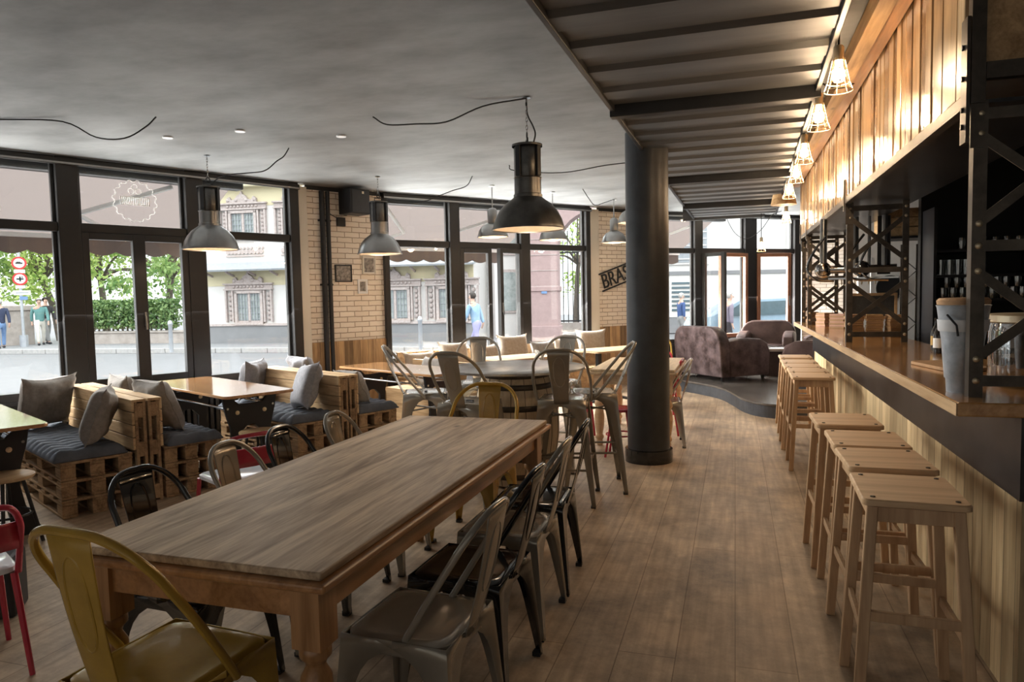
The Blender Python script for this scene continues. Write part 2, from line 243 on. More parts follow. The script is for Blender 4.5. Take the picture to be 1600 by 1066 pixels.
# ------------------------------------------------------------------ mesh helpers
class MB:
    def __init__(s): s.bm = bmesh.new()
    def box(s, x0, x1, y0, y1, z0, z1, rz=0, about=None):
        x0, x1 = min(x0, x1), max(x0, x1); y0, y1 = min(y0, y1), max(y0, y1); z0, z1 = min(z0, z1), max(z0, z1)
        P = [Vector((x, y, z)) for z in (z0, z1) for (x, y) in ((x0, y0), (x1, y0), (x1, y1), (x0, y1))]
        if rz:
            a = Vector(about or ((x0+x1)/2, (y0+y1)/2, 0)); R = Matrix.Rotation(rz, 3, 'Z'); P = [R @ (p-a)+a for p in P]
        v = [s.bm.verts.new(p) for p in P]
        for f in ((3, 2, 1, 0), (4, 5, 6, 7), (0, 1, 5, 4), (1, 2, 6, 5), (2, 3, 7, 6), (3, 0, 4, 7)): s.bm.faces.new([v[i] for i in f])
        return s
    def beam(s, p0, p1, w, h, up=(0, 0, 1), w1=None, h1=None):
        p0 = Vector(p0); p1 = Vector(p1); d = (p1-p0).normalized(); up = Vector(up)
        if abs(d.dot(up)) > .98: up = Vector((0, 1, 0)) if abs(d.y) < .9 else Vector((1, 0, 0))
        x = d.cross(up).normalized(); y = x.cross(d).normalized(); w1 = w1 or w; h1 = h1 or h
        r = []
        for p, a, b in ((p0, w, h), (p1, w1, h1)):
            for i, j in ((-1, -1), (1, -1), (1, 1), (-1, 1)): r.append(s.bm.verts.new(p+x*i*a/2+y*j*b/2))
        for f in ((3, 2, 1, 0), (4, 5, 6, 7), (0, 1, 5, 4), (1, 2, 6, 5), (2, 3, 7, 6), (3, 0, 4, 7)): s.bm.faces.new([r[i] for i in f])
        return s
    def tube(s, pts, r, n=8, closed=False):
        pts = [Vector(p) for p in pts]; N = len(pts); rs = r if isinstance(r, (list, tuple)) else [r]*N
        rings = []; prev = None
        for i, p in enumerate(pts):
            a = pts[(i-1) % N] if (closed or i) else p; b = pts[(i+1) % N] if (closed or i < N-1) else p
            d = (b-a).normalized()
            if prev is None:
                u = Vector((0, 0, 1)) if abs(d.z) < .9 else Vector((1, 0, 0)); x = d.cross(u).normalized()
            else:
                x = (prev - d*prev.dot(d)).normalized()
            prev = x; y = d.cross(x)
            rings.append([s.bm.verts.new(p+(x*cos(2*pi*k/n)+y*sin(2*pi*k/n))*rs[i]) for k in range(n)])
        M_ = N if closed else N-1
        for i in range(M_):
            A, B = rings[i], rings[(i+1) % N]
            for k in range(n): s.bm.faces.new((A[k], A[(k+1) % n], B[(k+1) % n], B[k]))
        if not closed:
            s.bm.faces.new(rings[0][::-1]); s.bm.faces.new(rings[-1])
        return s
    def lathe(s, prof, n=24, c=(0, 0, 0), cap=True, axis=None):
        c = Vector(c); R = Matrix.Identity(3)
        if axis is not None: R = Vector((0, 0, 1)).rotation_difference(Vector(axis)).to_matrix()
        rings = [[s.bm.verts.new(c+R @ Vector((r*cos(2*pi*k/n), r*sin(2*pi*k/n), z))) for k in range(n)] for r, z in prof]
        for A, B in zip(rings, rings[1:]):
            for k in range(n): s.bm.faces.new((A[k], A[(k+1) % n], B[(k+1) % n], B[k]))
        if cap:
            s.bm.faces.new(rings[0][::-1]); s.bm.faces.new(rings[-1])
        return s
    def cyl(s, p0, p1, r, n=12, r1=None):
        p0 = Vector(p0); p1 = Vector(p1); d = p1-p0
        return s.lathe([(r, 0), (r if r1 is None else r1, d.length)], n, p0, True, d)
    def prism(s, out, axis, a, b):
        """2D outline extruded: axis 'x' uses (y,z), 'y' uses (x,z), 'z' uses (x,y)"""
        def mk(p, t): return Vector((t, p[0], p[1])) if axis == 'x' else Vector((p[0], t, p[1])) if axis == 'y' else Vector((p[0], p[1], t))
        A = [s.bm.verts.new(mk(p, a)) for p in out]; B = [s.bm.verts.new(mk(p, b)) for p in out]; n = len(out)
        s.bm.faces.new(A[::-1]); s.bm.faces.new(B)
        for i in range(n): s.bm.faces.new((A[i], A[(i+1) % n], B[(i+1) % n], B[i]))
        return s
    def loft(s, secs, cap=True, closed=True):
        rings = [[s.bm.verts.new(Vector(p)) for p in sec] for sec in secs]; n = len(rings[0])
        for A, B in zip(rings, rings[1:]):
            for k in range(n if closed else n-1): s.bm.faces.new((A[k], A[(k+1) % n], B[(k+1) % n], B[k]))
        if cap and closed: s.bm.faces.new(rings[0][::-1]); s.bm.faces.new(rings[-1])
        return s
    def sphere(s, c, r, sc=(1, 1, 1), seg=12, rings=8):
        m = Matrix.Translation(c) @ Matrix.Diagonal((r*sc[0], r*sc[1], r*sc[2], 1)); bmesh.ops.create_uvsphere(s.bm, u_segments=seg, v_segments=rings, radius=1, matrix=m); return s
    def quad(s, a, b, c, d): s.bm.faces.new([s.bm.verts.new(Vector(p)) for p in (a, b, c, d)]); return s
    def xf(s, M_): bmesh.ops.transform(s.bm, matrix=M_, verts=s.bm.verts); return s
    def build(s, name, mat, parent=None, smooth=False, bevel=0, seg=2, sub=0, solid=0, ang=40):
        bmesh.ops.recalc_face_normals(s.bm, faces=s.bm.faces[:])
        me = bpy.data.meshes.new(name); s.bm.to_mesh(me); s.bm.free()
        o = bpy.data.objects.new(name, me); COL.objects.link(o)
        me.materials.append(MT[mat] if isinstance(mat, str) else mat)
        if smooth:
            for p in me.polygons: p.use_smooth = True
            if sub == 0: me.set_sharp_from_angle(angle=radians(ang))
        if solid:
            k = o.modifiers.new('thickness', 'SOLIDIFY'); k.thickness = solid; k.offset = 0
        if bevel:
            k = o.modifiers.new('bevel', 'BEVEL'); k.width = bevel; k.segments = seg; k.limit_method = 'ANGLE'; k.angle_limit = radians(40)
        if sub:
            k = o.modifiers.new('subdivision', 'SUBSURF'); k.levels = k.render_levels = sub
        if parent: o.parent = parent
        return o
def rrect(hx, hy, r, z, n=4, cx=0, cy=0):
    r = min(r, hx-.0001, hy-.0001); o = []
    for q, (sx_, sy_) in enumerate(((1, 1), (-1, 1), (-1, -1), (1, -1))):
        for i in range(n+1):
            a = q*pi/2+i*pi/2/n; o.append((cx+sx_*(hx-r)+r*cos(a), cy+sy_*(hy-r)+r*sin(a), z))
    return o
def tag(o, label=None, cat=None, group=None, kind=None):
    if label: o['label'] = label
    if cat: o['category'] = cat
    if group: o['group'] = group
    if kind: o['kind'] = kind
    return o
def root(name, label, cat, loc=(0, 0, 0), rz=0, group=None):
    o = bpy.data.objects.new(name, None); COL.objects.link(o); o.empty_display_size = .1
    o.location = loc; o.rotation_euler = (0, 0, rz); return tag(o, label, cat, group)
def one(o, label, cat, loc=None, rz=None, group=None):
    if loc is not None: o.location = loc
    if rz is not None: o.rotation_euler = (0, 0, rz)
    return tag(o, label, cat, group)
def dup(o, loc=None, rz=None, label=None, group=None, parent=None, cmap=None):
    r = o.copy(); COL.objects.link(r)
    if parent: r.parent = parent
    if loc is not None: r.location = loc
    if rz is not None: r.rotation_euler = (0, 0, rz)
    if label: r['label'] = label
    if group: r['group'] = group
    for ch in list(o.children): dup(ch, parent=r)
    return r
def recolor(o, mp):
    """give a copied thing its own meshes with other materials"""
    for ch in [o]+list(o.children_recursive):
        if ch.type == 'MESH' and ch.data.materials and ch.data.materials[0].name in mp:
            ch.data = ch.data.copy(); ch.data.materials[0] = MT[mp[ch.data.materials[0].name]]
    return o
def struct(o): o['kind'] = 'structure'; return o
def crom(pts, k=6):
    P = [Vector(p) for p in pts]; P = [P[0]*2-P[1]]+P+[P[-1]*2-P[-2]]; out = []
    for i in range(1, len(P)-2):
        for j in range(k):
            t = j/k; a, b, c, d = P[i-1:i+3]
            out.append(.5*((2*b)+(c-a)*t+(2*a-5*b+4*c-d)*t*t+(3*b-a-3*c+d)*t**3))
    out.append(P[-2]); return out

# ------------------------------------------------------------------ plan
H = 2.92
def frame2(P, Q):
    P = Vector((P[0], P[1], 0)); Q = Vector((Q[0], Q[1], 0)); u = (Q-P).normalized(); return P, u, Vector((-u.y, u.x, 0)), atan2(u.y, u.x), (Q-P).length
WA = frame2((-6.36, 4.79), (-5.03, 7.56)); WB = frame2((-4.46, 8.58), (-2.26, 11.32)); WC = frame2((-1.14, 12.66), (1.15, 14.5))
PA = frame2((-5.03, 7.56), (-4.46, 8.58)); PB = frame2((-2.26, 11.32), (-1.14, 12.66))
A0 = Vector((-5.03, 7.56, 0)); UA = WA[1]; VA = -WA[2]; TA = WA[3]
def la(u, v, z=0): p = A0+UA*u+VA*v; return Vector((p.x, p.y, z))
def onw(Wf, s, out=0, z=0): p = Wf[0]+Wf[1]*s+Wf[2]*out; return Vector((p.x, p.y, z))

# floor / ceiling follow the room outline
aL = onw(WA, -8.6); aL = (aL.x, aL.y)
outline = [(3.4, -3.2), (3.4, 14.5), (1.2, 14.54), (-1.14, 12.66), (-2.26, 11.32), (-4.46, 8.58), (-5.03, 7.56), aL, (aL[0], -3.2)]
struct(MB().prism([(x, y) for x, y in outline], 'z', -.12, 0).build('floor', 'floor'))
struct(MB().prism([(x, y) for x, y in outline], 'z', H, H+.15).build('ceiling', 'ceiling'))
struct(MB().box(-11, 3.6, -3.4, -3.2, 0, H).build('wall_front', 'plaster'))
struct(MB().box(3.4, 3.6, -3.4, 14.7, 0, H).build('wall_right', 'wallblack'))
o = struct(MB().box(0, 2.2, 0, .25, 0, H).build('wall_back', 'brick')); o.location = (1.22, 14.5, 0)
o = struct(MB().box(aL[0]-.2, aL[0], -3.4, aL[1]+.1, 0, H).build('wall_left', 'plaster'))
# raised lounge platform with curved step
crv = crom([(-1.75, 12.0, 0), (-1.25, 11.45, 0), (-.744, 11.0, 0), (-.34, 10.52, 0), (-.158, 10.17, 0), (-.029, 9.727, 0), (.088, 9.27, 0), (.233, 8.96, 0), (.47, 8.8, 0), (.93, 8.78, 0)], 6)
plat = [(p.x, p.y) for p in crv]+[(.955, 9.62), (3.38, 9.95), (3.38, 14.48), (1.19, 14.48), (-1.14, 12.62)]
o = struct(MB().prism(plat, 'z', 0, .145).build('floor', 'platside'))
struct(MB().prism([(x+(0 if i > 40 else 0), y-(.02 if i < len(crv) else 0)) for i, (x, y) in enumerate(plat)], 'z', .146, .172).build('floor', 'plattop', bevel=.006))

# ------------------------------------------------------------------ window walls
wcount = [0]
def window(Wf, s0, s1, style='fixed', seen=True):
    """one bay between two mullions: transom light over a fixed pane or two casements"""
    wcount[0] += 1
    w = bpy.data.objects.new('window_%d' % wcount[0], None); COL.objects.link(w); w['kind'] = 'structure'
    w.location = Wf[0]+Wf[1]*s0; w.rotation_euler = (0, 0, Wf[3]); L = s1-s0
    f = MB(); f.box(0, L, -.05, .05, .62, .70).box(0, L, -.05, .05, 2.21, 2.30).box(0, L, -.05, .05, 2.87, H)
    f.box(0, .035, .0, .05, .7, 2.21).box(L-.035, L, .0, .05, .7, 2.21).box(0, .03, 0, .05, 2.3, 2.87).box(L-.03, L, 0, .05, 2.3, 2.87)
    f.build('frame', 'frame', w, bevel=.006)
    MB().box(.0, L, -.085, .055, .585, .622).build('sill', 'frame', w, bevel=.005)
    MB().box(.03, L-.03, .018, .026, 2.3, 2.87).build('pane', 'glass', w)
    if style == 'fixed':
        MB().box(.035, L-.035, .018, .026, .7, 2.21).build('pane', 'glass', w)
    return w, L
def casement(w, x0, x1, z0=.70, z1=2.21, mat='frame', swing=0, hinge='l', st=.065, y=-.03, handle=None):
    c = MB(); W_ = x1-x0
    c.box(0, st, -.035, .035, z0, z1).box(W_-st, W_, -.035, .035, z0, z1).box(st, W_-st, -.035, .035, z0, z0+st).box(st, W_-st, -.035, .035, z1-st, z1)
    if hinge == 'r': c.xf(Matrix.Translation((-W_, 0, 0)))
    o = c.build('casement', mat, w, bevel=.005)
    g = MB().box(st, W_-st, -.004, .004, z0+st, z1-st)
    if hinge == 'r': g.xf(Matrix.Translation((-W_, 0, 0)))
    g.build('pane', 'glass', o)
    if handle is not None:
        h = MB().box(handle-.012, handle+.012, -.05, -.035, 1.28, 1.42).beam((handle, -.05, 1.38), (handle, -.06, 1.24), .018, .018)
        if hinge == 'r': h.xf(Matrix.Translation((-W_, 0, 0)))
        h.build('handle', 'alu', o, bevel=.003)
    o.location = (x0 if hinge == 'l' else x1, y, 0); o.rotation_euler = (0, 0, swing); return o
def mullion(Wf, s0, s1, d=.07):
    o = struct(MB().box(0, s1-s0, -d, d, 0, H).build('trim_1', 'frame', bevel=.008)); o.location = onw(Wf, s0); o.rotation_euler = (0, 0, Wf[3])
def parapet(Wf, s0, s1, name):
    o = struct(MB().box(0, s1-s0, -.04, .12, 0, .62).build(name, 'black')); o.location = onw(Wf, s0); o.rotation_euler = (0, 0, Wf[3])
# wall A (left): bays repeat every 1.2 m
for k in range(-2, 0): mullion(WA, .41+1.21*k, .6+1.21*k)
o = struct(MB().box(0, 6.6, -.1, .15, .62, H).build('wall_left', 'plaster')); o.location = onw(WA, -8.6); o.rotation_euler = (0, 0, WA[3])  # unseen stretch made solid to keep daylight off the near left
for a, b in ((.41, .60), (1.61, 1.80), (2.83, 2.95)): mullion(WA, a, b)
for k in range(-1, 1): window(WA, .6+1.21*(k-1), .41+1.21*k)
w, L = window(WA, .60, 1.61, 'casements')
casement(w, .0, .525, handle=None); casement(w, .515, 1.01, hinge='r', handle=.03)
window(WA, 1.80, 2.83)
parapet(WA, -8.6, 2.95, 'wall_left')
# wall B (middle)
for a, b in ((-.07, .0), (.93, 1.09), (2.14, 2.31), (3.41, 3.50)): mullion(WB, a, b)
window(WB, 0, .93)
w, L = window(WB, 1.09, 2.14, 'casements')
casement(w, .0, .53, handle=None); casement(w, .55, 1.05, hinge='r', swing=radians(16), y=-.045, handle=.03)
window(WB, 2.31, 3.41)
parapet(WB, 0, 3.5, 'wall_left')
# wall C (far lounge)
for a, b in ((-.05, .0), (.54, .71), (1.64, 1.90), (2.79, 2.94)): mullion(WC, a, b)
window(WC, 0, .54)
w, L = window(WC, .71, 1.64, 'casements')
casement(w, 0, .46, swing=radians(-70), y=-.06, handle=None); casement(w, .27, .95, mat='brown', hinge='r', swing=radians(8), y=-.08, handle=None)
w, L = window(WC, 1.90, 2.79, 'casements')
casement(w, .0, .66, mat='brown', swing=radians(-14), y=-.06, handle=.62)
parapet(WC, 0, 2.94, 'wall_left')
# cornice strip over the windows
for Wf, a, b in ((WA, -8.6, 2.95), (WB, -.07, 3.5), (WC, -.1, 2.94)):
    o = struct(MB().box(0, b-a, -.10, -.07, 2.84, 2.90).build('trim_2', 'frame')); o.location = onw(Wf, a); o.rotation_euler = (0, 0, Wf[3])
    o = struct(MB().box(0, b-a, -.112, -.10, 2.845, 2.862).build('trim_3', 'alu')); o.location = onw(Wf, a); o.rotation_euler = (0, 0, Wf[3])
# brick piers, with cream boards on their reveals and wood panelling at the foot
def pier(Pf, s0, s1, ph=.98):
    o = struct(MB().box(0, s1-s0, 0, .30, ph, H).build('wall_left', 'brick')); o.location = onw(Pf, s0); o.rotation_euler = (0, 0, Pf[3])
    o = struct(MB().box(0, s1-s0, -.03, .30, 0, ph).build('wall_left', 'panel')); o.location = onw(Pf, s0); o.rotation_euler = (0, 0, Pf[3])
    o = struct(MB().box(0, s1-s0, -.012, .0, H-.05, H).build('trim_4', 'black')); o.location = onw(Pf, s0); o.rotation_euler = (0, 0, Pf[3])
pier(PA, .0, 1.13); pier(PB, .17, 1.74)
def board(Pf, s0, s1, z0=0, mat='cream', y0=-.02, y1=.12):
    o = struct(MB().box(0, s1-s0, y0, y1, z0, H-.03).build('trim_5', mat, bevel=.004)); o.location = onw(Pf, s0); o.rotation_euler = (0, 0, Pf[3])
board(WA, 2.95, 3.07, y0=-.05, y1=.1); board(PA, 1.10, 1.15, y0=-.03, y1=.1, mat='panel'); board(WB, 3.5, 3.70, y0=-.04, y1=.1)
board(PB, 1.70, 1.76, y0=-.04, y1=.2)

# ------------------------------------------------------------------ outside: street, awnings, buildings, trees, people
o = struct(MB().prism([(-60, -30), (60, -30), (60, 60), (-60, 60)], 'z', -.35, -.13).build('street', 'asphalt'))
def sidewalk(pts, name='pavement'):
    struct(MB().prism(pts, 'z', -.13, .02).build(name, 'pave'))
def line2(W1, off, s0, s1): a = onw(W1, s0, off); b = onw(W1, s1, off); return [(a.x, a.y), (b.x, b.y)]
# pavement along the bar's own front
sidewalk([(p.x, p.y) for p in (onw(WA, -8, .13), onw(WA, 2.95, .13), onw(PA, .6, .31), onw(WB, 0, .13), onw(WB, 3.5, .13), onw(PB, .8, .31), onw(WC, 0, .13), onw(WC, 3.2, .13), onw(WC, 3.2, 2.2), onw(WC, 0, 2.2), onw(WB, 1.7, 2.3), onw(WA, 2.9, 2.3), onw(WA, -8, 2.2))])
# --- building across the street
F0 = Vector((-19.12, 21.27, 0)); F1 = Vector((-8.5, 22.54, 0)); FU = (F1-F0).normalized(); FN = Vector((FU.y, -FU.x, 0)); FA = atan2(FU.y, FU.x)
sidewalk([(F0+FN*2.6-FU*12)[:2], (F0+FN*2.6+FU*11.6)[:2], (F0-FN*0.2+FU*11.6)[:2], (F0-FN*8+FU*11.6)[:2], (F0-FN*9-FU*12)[:2]])
k = MB()
for i in range(26): k.box(-12+i*.92, -12+i*.92+.9, -2.78, -2.6, -.13, .03)
o = struct(k.build('kerb', 'kerb', bevel=.01)); o.location = (F0.x, F0.y, 0); o.rotation_euler = (0, 0, FA)
b = root('townhouse', 'pale rendered town house with ornate stone window surrounds across the street', 'building', (F0.x, F0.y, 0), FA)
MB().box(.35, 10.7, 0, 2.2, .0, 6.6).build('wall', 'facade', b)
MB().box(.34, 10.71, -.06, .02, .02, .64).build('plinth', 'pave', b)
MB().box(.33, 10.72, -.10, .02, .64, .72).build('ledge', 'ornament', b)
MB().box(.34, 10.71, -.015, .02, 2.1, 2.68).build('painted_band', 'facadey', b); MB().box(.34, 10.71, -.015, .02, 4.95, 5.6).build('painted_band', 'facadey', b)
r_ = MB().prism([(-.75, 2.66), (.0, 2.95), (.0, 2.72), (-.72, 2.60)], 'x', .45, 10.9); r_.build('canopy_roof', 'slate', b)
br = MB()
for i in range(12): br.beam((.9+i*.86, 0, 2.45), (.9+i*.86, -.55, 2.60), .05, .07)
br.build('roof_bracket', 'ornament', b)
MB().box(.3, 10.8, -.35, .02, 5.6, 5.85).build('cornice', 'facadey', b, bevel=.04)
MB().cyl((10.35, -.1, .0), (10.35, -.1, 5.6), .05, 10).build('downpipe', 'pole', b, smooth=True)
def ornate(x, z0, z1, wid=.92, crest=True, big=True):
    """stone surround with side panels, carved crest, mullion and iron bars"""
    s = MB(); s.box(x-wid/2-.10, x-wid/2, -.12, .02, z0-.05, z1+.08).box(x+wid/2, x+wid/2+.10, -.12, .02, z0-.05, z1+.08).box(x-wid/2-.1, x+wid/2+.1, -.12, .02, z1, z1+.1).box(x-wid/2-.1, x+wid/2+.1, -.14, .02, z0-.1, z0)
    if big:
        for sg in (-1, 1):
            a = x+sg*(wid/2+.30); s.box(a-.17, a-.11, -.12, .02, z0, z1+.1).box(a+.11, a+.17, -.14, .02, z0, z1+.1)
            for j in range(6): s.sphere((a, -.03, z0+.13+j*(z1-z0)/6), .075, (1, .7, 1.1), 6, 5)
        s.box(x-wid/2-.5, x+wid/2+.5, -.15, .02, z1+.12, z1+.17).box(x-wid/2-.48, x+wid/2+.48, -.08, .02, z1+.17, z1+.32).box(x-wid/2-.52, x+wid/2+.52, -.16, .02, z1+.32, z1+.37)
        for j in range(9): s.sphere((x-.56+j*.14, -.10, z1+.245), .05, (1, .7, 1), 6, 5)
    if crest:
        pts = [(-.62, 0), (-.60, .16), (-.5, .22), (-.42, .10), (-.28, .12), (-.16, .26), (-.06, .30), (0, .42), (.06, .30), (.16, .26), (.28, .12), (.42, .10), (.5, .22), (.60, .16), (.62, 0)]
        s.prism([(x+p*.95, z1+.37+q) for p, q in pts], 'y', -.13, .0)
        for p in (-.52, -.2, .2, .52): s.sphere((x+p, -.13, z1+.47), .07, (1, .6, 1), 7, 5)
    wn_ = s.build('window_surround', 'ornament', b, smooth=True)
    MB().box(x-wid/2, x+wid/2, -.02, .01, z0, z1).build('pane', 'winpane', wn_)
    g = MB().box(x-.045, x+.045, -.07, -.02, z0, z1).box(x-wid/2, x+wid/2, -.07, -.02, z0-.01, z0+.05)
    g.build('mullion', 'ornament', wn_)
    g = MB()
    for sg in (-1, 1):
        for j in range(4):
            xx = x+sg*(.075+j*(wid/2-.09)/3.2); g.beam((xx, -.05, z0), (xx, -.05, z1), .02, .02)
        for j in range(5): zz = z0+.1+j*(z1-z0-.15)/4; g.beam((x+sg*.05, -.05, zz), (x+sg*wid/2, -.05, zz), .02, .02)
    g.build('window_bars', 'slate', wn_)
for x in (2.34, 5.3, 7.9, 9.95): ornate(x, .78, 1.82)
for x in (2.23, 4.4, 7.4, 9.6): ornate(x, 3.85, 4.7, .9, True, True)
# relief frieze under the upper window
f = MB()
for x0 in (2.23, 4.4):
    f.box(x0-.75, x0+.75, -.06, .02, 3.15, 3.2)
    for j in range(10):
        f.lathe([(.045, 0), (.085, .0), (.085, .04), (.045, .04)], 10, (x0-.66+j*.147, -.02, 3.32), axis=(0, -1, 0)); f.sphere((x0-.6+j*.147, -.03, 3.45), .05, (1, .6, 1), 6, 4)
f.build('carved_frieze', 'ornament', b, smooth=True)
# receding white house and sandstone gateway beyond it
b2 = root('white_house', 'plain white house wall with narrow windows receding behind the town house', 'building', (-8.3, 24.2, 0), radians(40))
MB().box(0, 2.3, 0, 1.2, -.1, 7.2).build('wall', 'facade', b2)
for x, z in ((.55, 1.0), (1.65, 1.0), (.55, 3.1), (1.65, 3.1)):
    f = MB().box(x-.38, x+.38, -.06, .02, z-.08, z+1.5).build('window_surround', 'ornament', b2); MB().box(x-.28, x+.28, -.07, -.05, z, z+1.4).build('pane', 'winpane', f)
g1 = root('stone_gateway', 'red sandstone block gateway with a round arch beside an iron fence', 'building', at(826, 465, 25), radians(8)); g1.location.z = 0
MB().box(0, 1.05, 0, .9, -.1, 1.75).box(-.06, 1.11, -.06, .9, -.1, .45).box(-.05, 1.1, -.05, .9, 1.68, 1.85).build('pier', 'sandstone', g1, bevel=.02)
arch = [(0, 1.85), (1.05, 1.85)]+[(1.05+1.5-1.5*cos(t*pi/2/8), 3.2+1.3*sin(t*pi/2/8)) for t in range(9)]+[(2.55, 6.5), (0, 6.5)]
MB().prism(arch, 'y', 0, .9).build('arch', 'sandstone', g1)
f = MB()
for j in range(6): f.box(-.015, 1.06, -.02, .0, 1.85+j*.55, 1.87+j*.55)
f.build('joint', 'ornament', g1)
one(MB().box(0, .2, -.02, 0, 0, .2).build('house_number_plate', 'jean'), 'small blue house number plate on the sandstone gateway', 'plate', at(846, 459, 24.9), radians(8))
fg = root('iron_fence', 'tall black iron bar fence seen through the right pane beside the gateway', 'fence', at(858, 465, 29.5), radians(12)); fg.location.z = 0
f = MB()
for j in range(24): f.beam((j*.20, 0, .2), (j*.20, 0, 4.0+.2*sin(j*.4)), .035, .035)
f.build('bars', 'black', fg); MB().beam((-.1, 0, .45), (4.7, 0, .45), .05, .06).beam((-.1, 0, 3.3), (4.7, 0, 3.3), .05, .06).build('rails', 'black', fg)
MB().box(-.1, 4.8, -.15, .15, 0, .38).build('plinth', 'garden', fg)
# far side street seen from the lounge windows
b3 = root('grey_stone_building', 'pale grey stone building with a shuttered window behind the lounge', 'building', (-5.2, 28.4, 0), radians(18))
MB().box(1.6, 15, 0, 5, -.1, 13).build('wall', 'facade', b3)
MB().box(1.58, 15.02, -.06, .02, -.1, .9).box(1.58, 15.02, -.05, .02, 2.25, 2.4).build('plinth', 'pave', b3)
for x, wz, hz, kind in ((3.55, 2.75, 2.2, 'b'), (8.4, 2.9, 2.2, 'p'), (11.4, 2.9, 2.2, 'p')):
    pts = [(x-.75, wz), (x+.75, wz), (x+.75, wz+hz*.85)]+[(x+.75*cos(t*pi/8), wz+hz*.85+.22*sin(t*pi/8)) for t in range(1, 8)]+[(x-.75, wz+hz*.85)]
    f = MB().prism([(x+(p-x)*1.16, wz+(q-wz)*1.07-.08) for p, q in pts], 'y', -.08, .02).build('window_surround', 'facade', b3)
    g = MB().prism(pts, 'y', -.1, -.06)
    g.build('shutter' if kind == 'b' else 'pane', 'slate' if kind == 'b' else 'winpane', f)
    g = MB()
    for j in range(7): g.box(x-.72, x+.72, -.13, -.1, wz+.12+j*.27, wz+.16+j*.27)
    g.build('slats', 'facade', f)
x = 3.55
f = MB().box(x-.8, x+.8, -.08, .02, .55, 2.15).build('window_surround', 'facade', b3)
g = MB()
for j in range(7): g.box(x-.68, x+.68, -.12, -.08, .8+j*.18, .88+j*.18)
g.build('louvres', 'carg', f)
# garden wall, hedge and trees
G0 = at(-160, 480, 24); G1 = at(52, 478, 27.5); G0.z = G1.z = 0; gu = (G1-G0).normalized()
o = MB().box(0, (G1-G0).length, 0, .5, 0, 1.35).box(-.05, (G1-G0).length+.05, -.06, .56, 1.35, 1.55).build('garden_wall', 'garden', bevel=.03)
one(o, 'low brown stone garden wall behind the traffic sign post', 'wall', G0, atan2(gu.y, gu.x))
Hs = at(95, 478, 27.0); He = at(318, 472, 26.2); Hs.z = He.z = 0; hu = (He-Hs).normalized(); hl = (He-Hs).length; ha = atan2(hu.y, hu.x)
one(MB().box(0, hl, 0, .35, 0, .42).box(-.02, hl+.02, -.05, .4, .42, .5).build('kerb_wall', 'garden', bevel=.02), 'low pale stone wall below the clipped hedge', 'wall', Hs, ha)
def leaves(fn, n, size, mat, name, parent=None, seed=1):
    rnd = random.Random(seed); vs = []; fs = []
    for i in range(n):
        p = fn(rnd); a = Vector((rnd.gauss(0, 1), rnd.gauss(0, 1), rnd.gauss(0, 1))).normalized(); t = a.orthogonal().normalized(); t = Matrix.Rotation(rnd.random()*6.28, 3, a) @ t; u = a.cross(t)
        s_ = size*rnd.uniform(.6, 1.3); k = len(vs); vs += [p+t*s_, p+u*s_*.55, p-t*s_, p-u*s_*.55]; fs.append((k, k+1, k+2, k+3))
    me = bpy.data.meshes.new(name); me.from_pydata(vs, [], fs); me.materials.append(MT[mat]); o = bpy.data.objects.new(name, me); COL.objects.link(o); o.parent = parent; return o
hd = root('hedge', 'clipped green hedge growing above the low stone wall across the street', 'hedge', Hs, ha)
leaves(lambda r: Vector((r.uniform(0, hl-1.2), r.gauss(.2, .2), .58+1.1*r.random()**.85)), 6500, .075, 'hedge', 'foliage', hd, 3)
s = MB()
for i in range(22): s.beam((.2+i*(hl-1.5)/22, .2, .505), (.25+i*(hl-1.5)/22, .22, 1.2), .05, .05)
s.build('stems', 'bark', hd)
def tree(px, d, h, rad, n, label, mat='leaf1', lean=.3, seed=1, low=1.9, zc=None):
    P = at(px, 470, d); P.z = 0; t = root('street_tree', label, 'tree', P, 0, 'trees in the garden across the street')
    tk = crom([(0, 0, 0), (lean*.3, 0, h*.25), (lean, .1, h*.5), (lean*1.6, .1, h*.8)], 5)
    m = MB().tube(tk, [.17-.11*i/len(tk) for i in range(len(tk))], 8)
    rnd = random.Random(seed); cl = []
    for i in range(9):
        a = i*2.4; q = Vector((lean+cos(a)*rad*.6, sin(a)*rad*.6, h*.45+rnd.random()*h*.45)); m.tube(crom([tk[len(tk)//2], (tk[len(tk)//2]+q)/2+Vector((0, 0, .25)), q], 3), [.07]*3+[.05]*3+[.02], 5) if True else 0
    m.build('trunk', 'bark', t, smooth=True)
    for i in range(26): cl.append((Vector((rnd.uniform(-rad, rad)+lean, rnd.uniform(-rad, rad), rnd.uniform(low, h))), rnd.uniform(.45, .95)))
    def fn(r):
        c, s_ = cl[r.randrange(len(cl))]; v = Vector((r.gauss(0, 1), r.gauss(0, 1), r.gauss(0, .75))); return c+v*s_*.55
    leaves(fn, n, .11, mat, 'foliage', t, seed)
tree(-60, 30, 6.2, 2.6, 3600, 'leafy tree at the far left edge of the garden, left of the sign post', 'leaf2', .2, 5)
tree(92, 30, 6.5, 2.6, 3600, 'light green tree with a leaning trunk behind the two walking men', 'leaf1', -1.3, 6)
tree(165, 31, 6.4, 2.6, 3600, 'light green tree seen through the left casement of the double window', 'leaf1', -.4, 7)
tree(262, 29.5, 6.3, 2.4, 3600, 'tree with a dark forked trunk behind the hedge, right casement', 'leaf2', .25, 8)
tree(900, 38, 8, 2.4, 2600, 'light green tree behind the tall iron fence', 'leaf1', .2, 9, low=1.5)
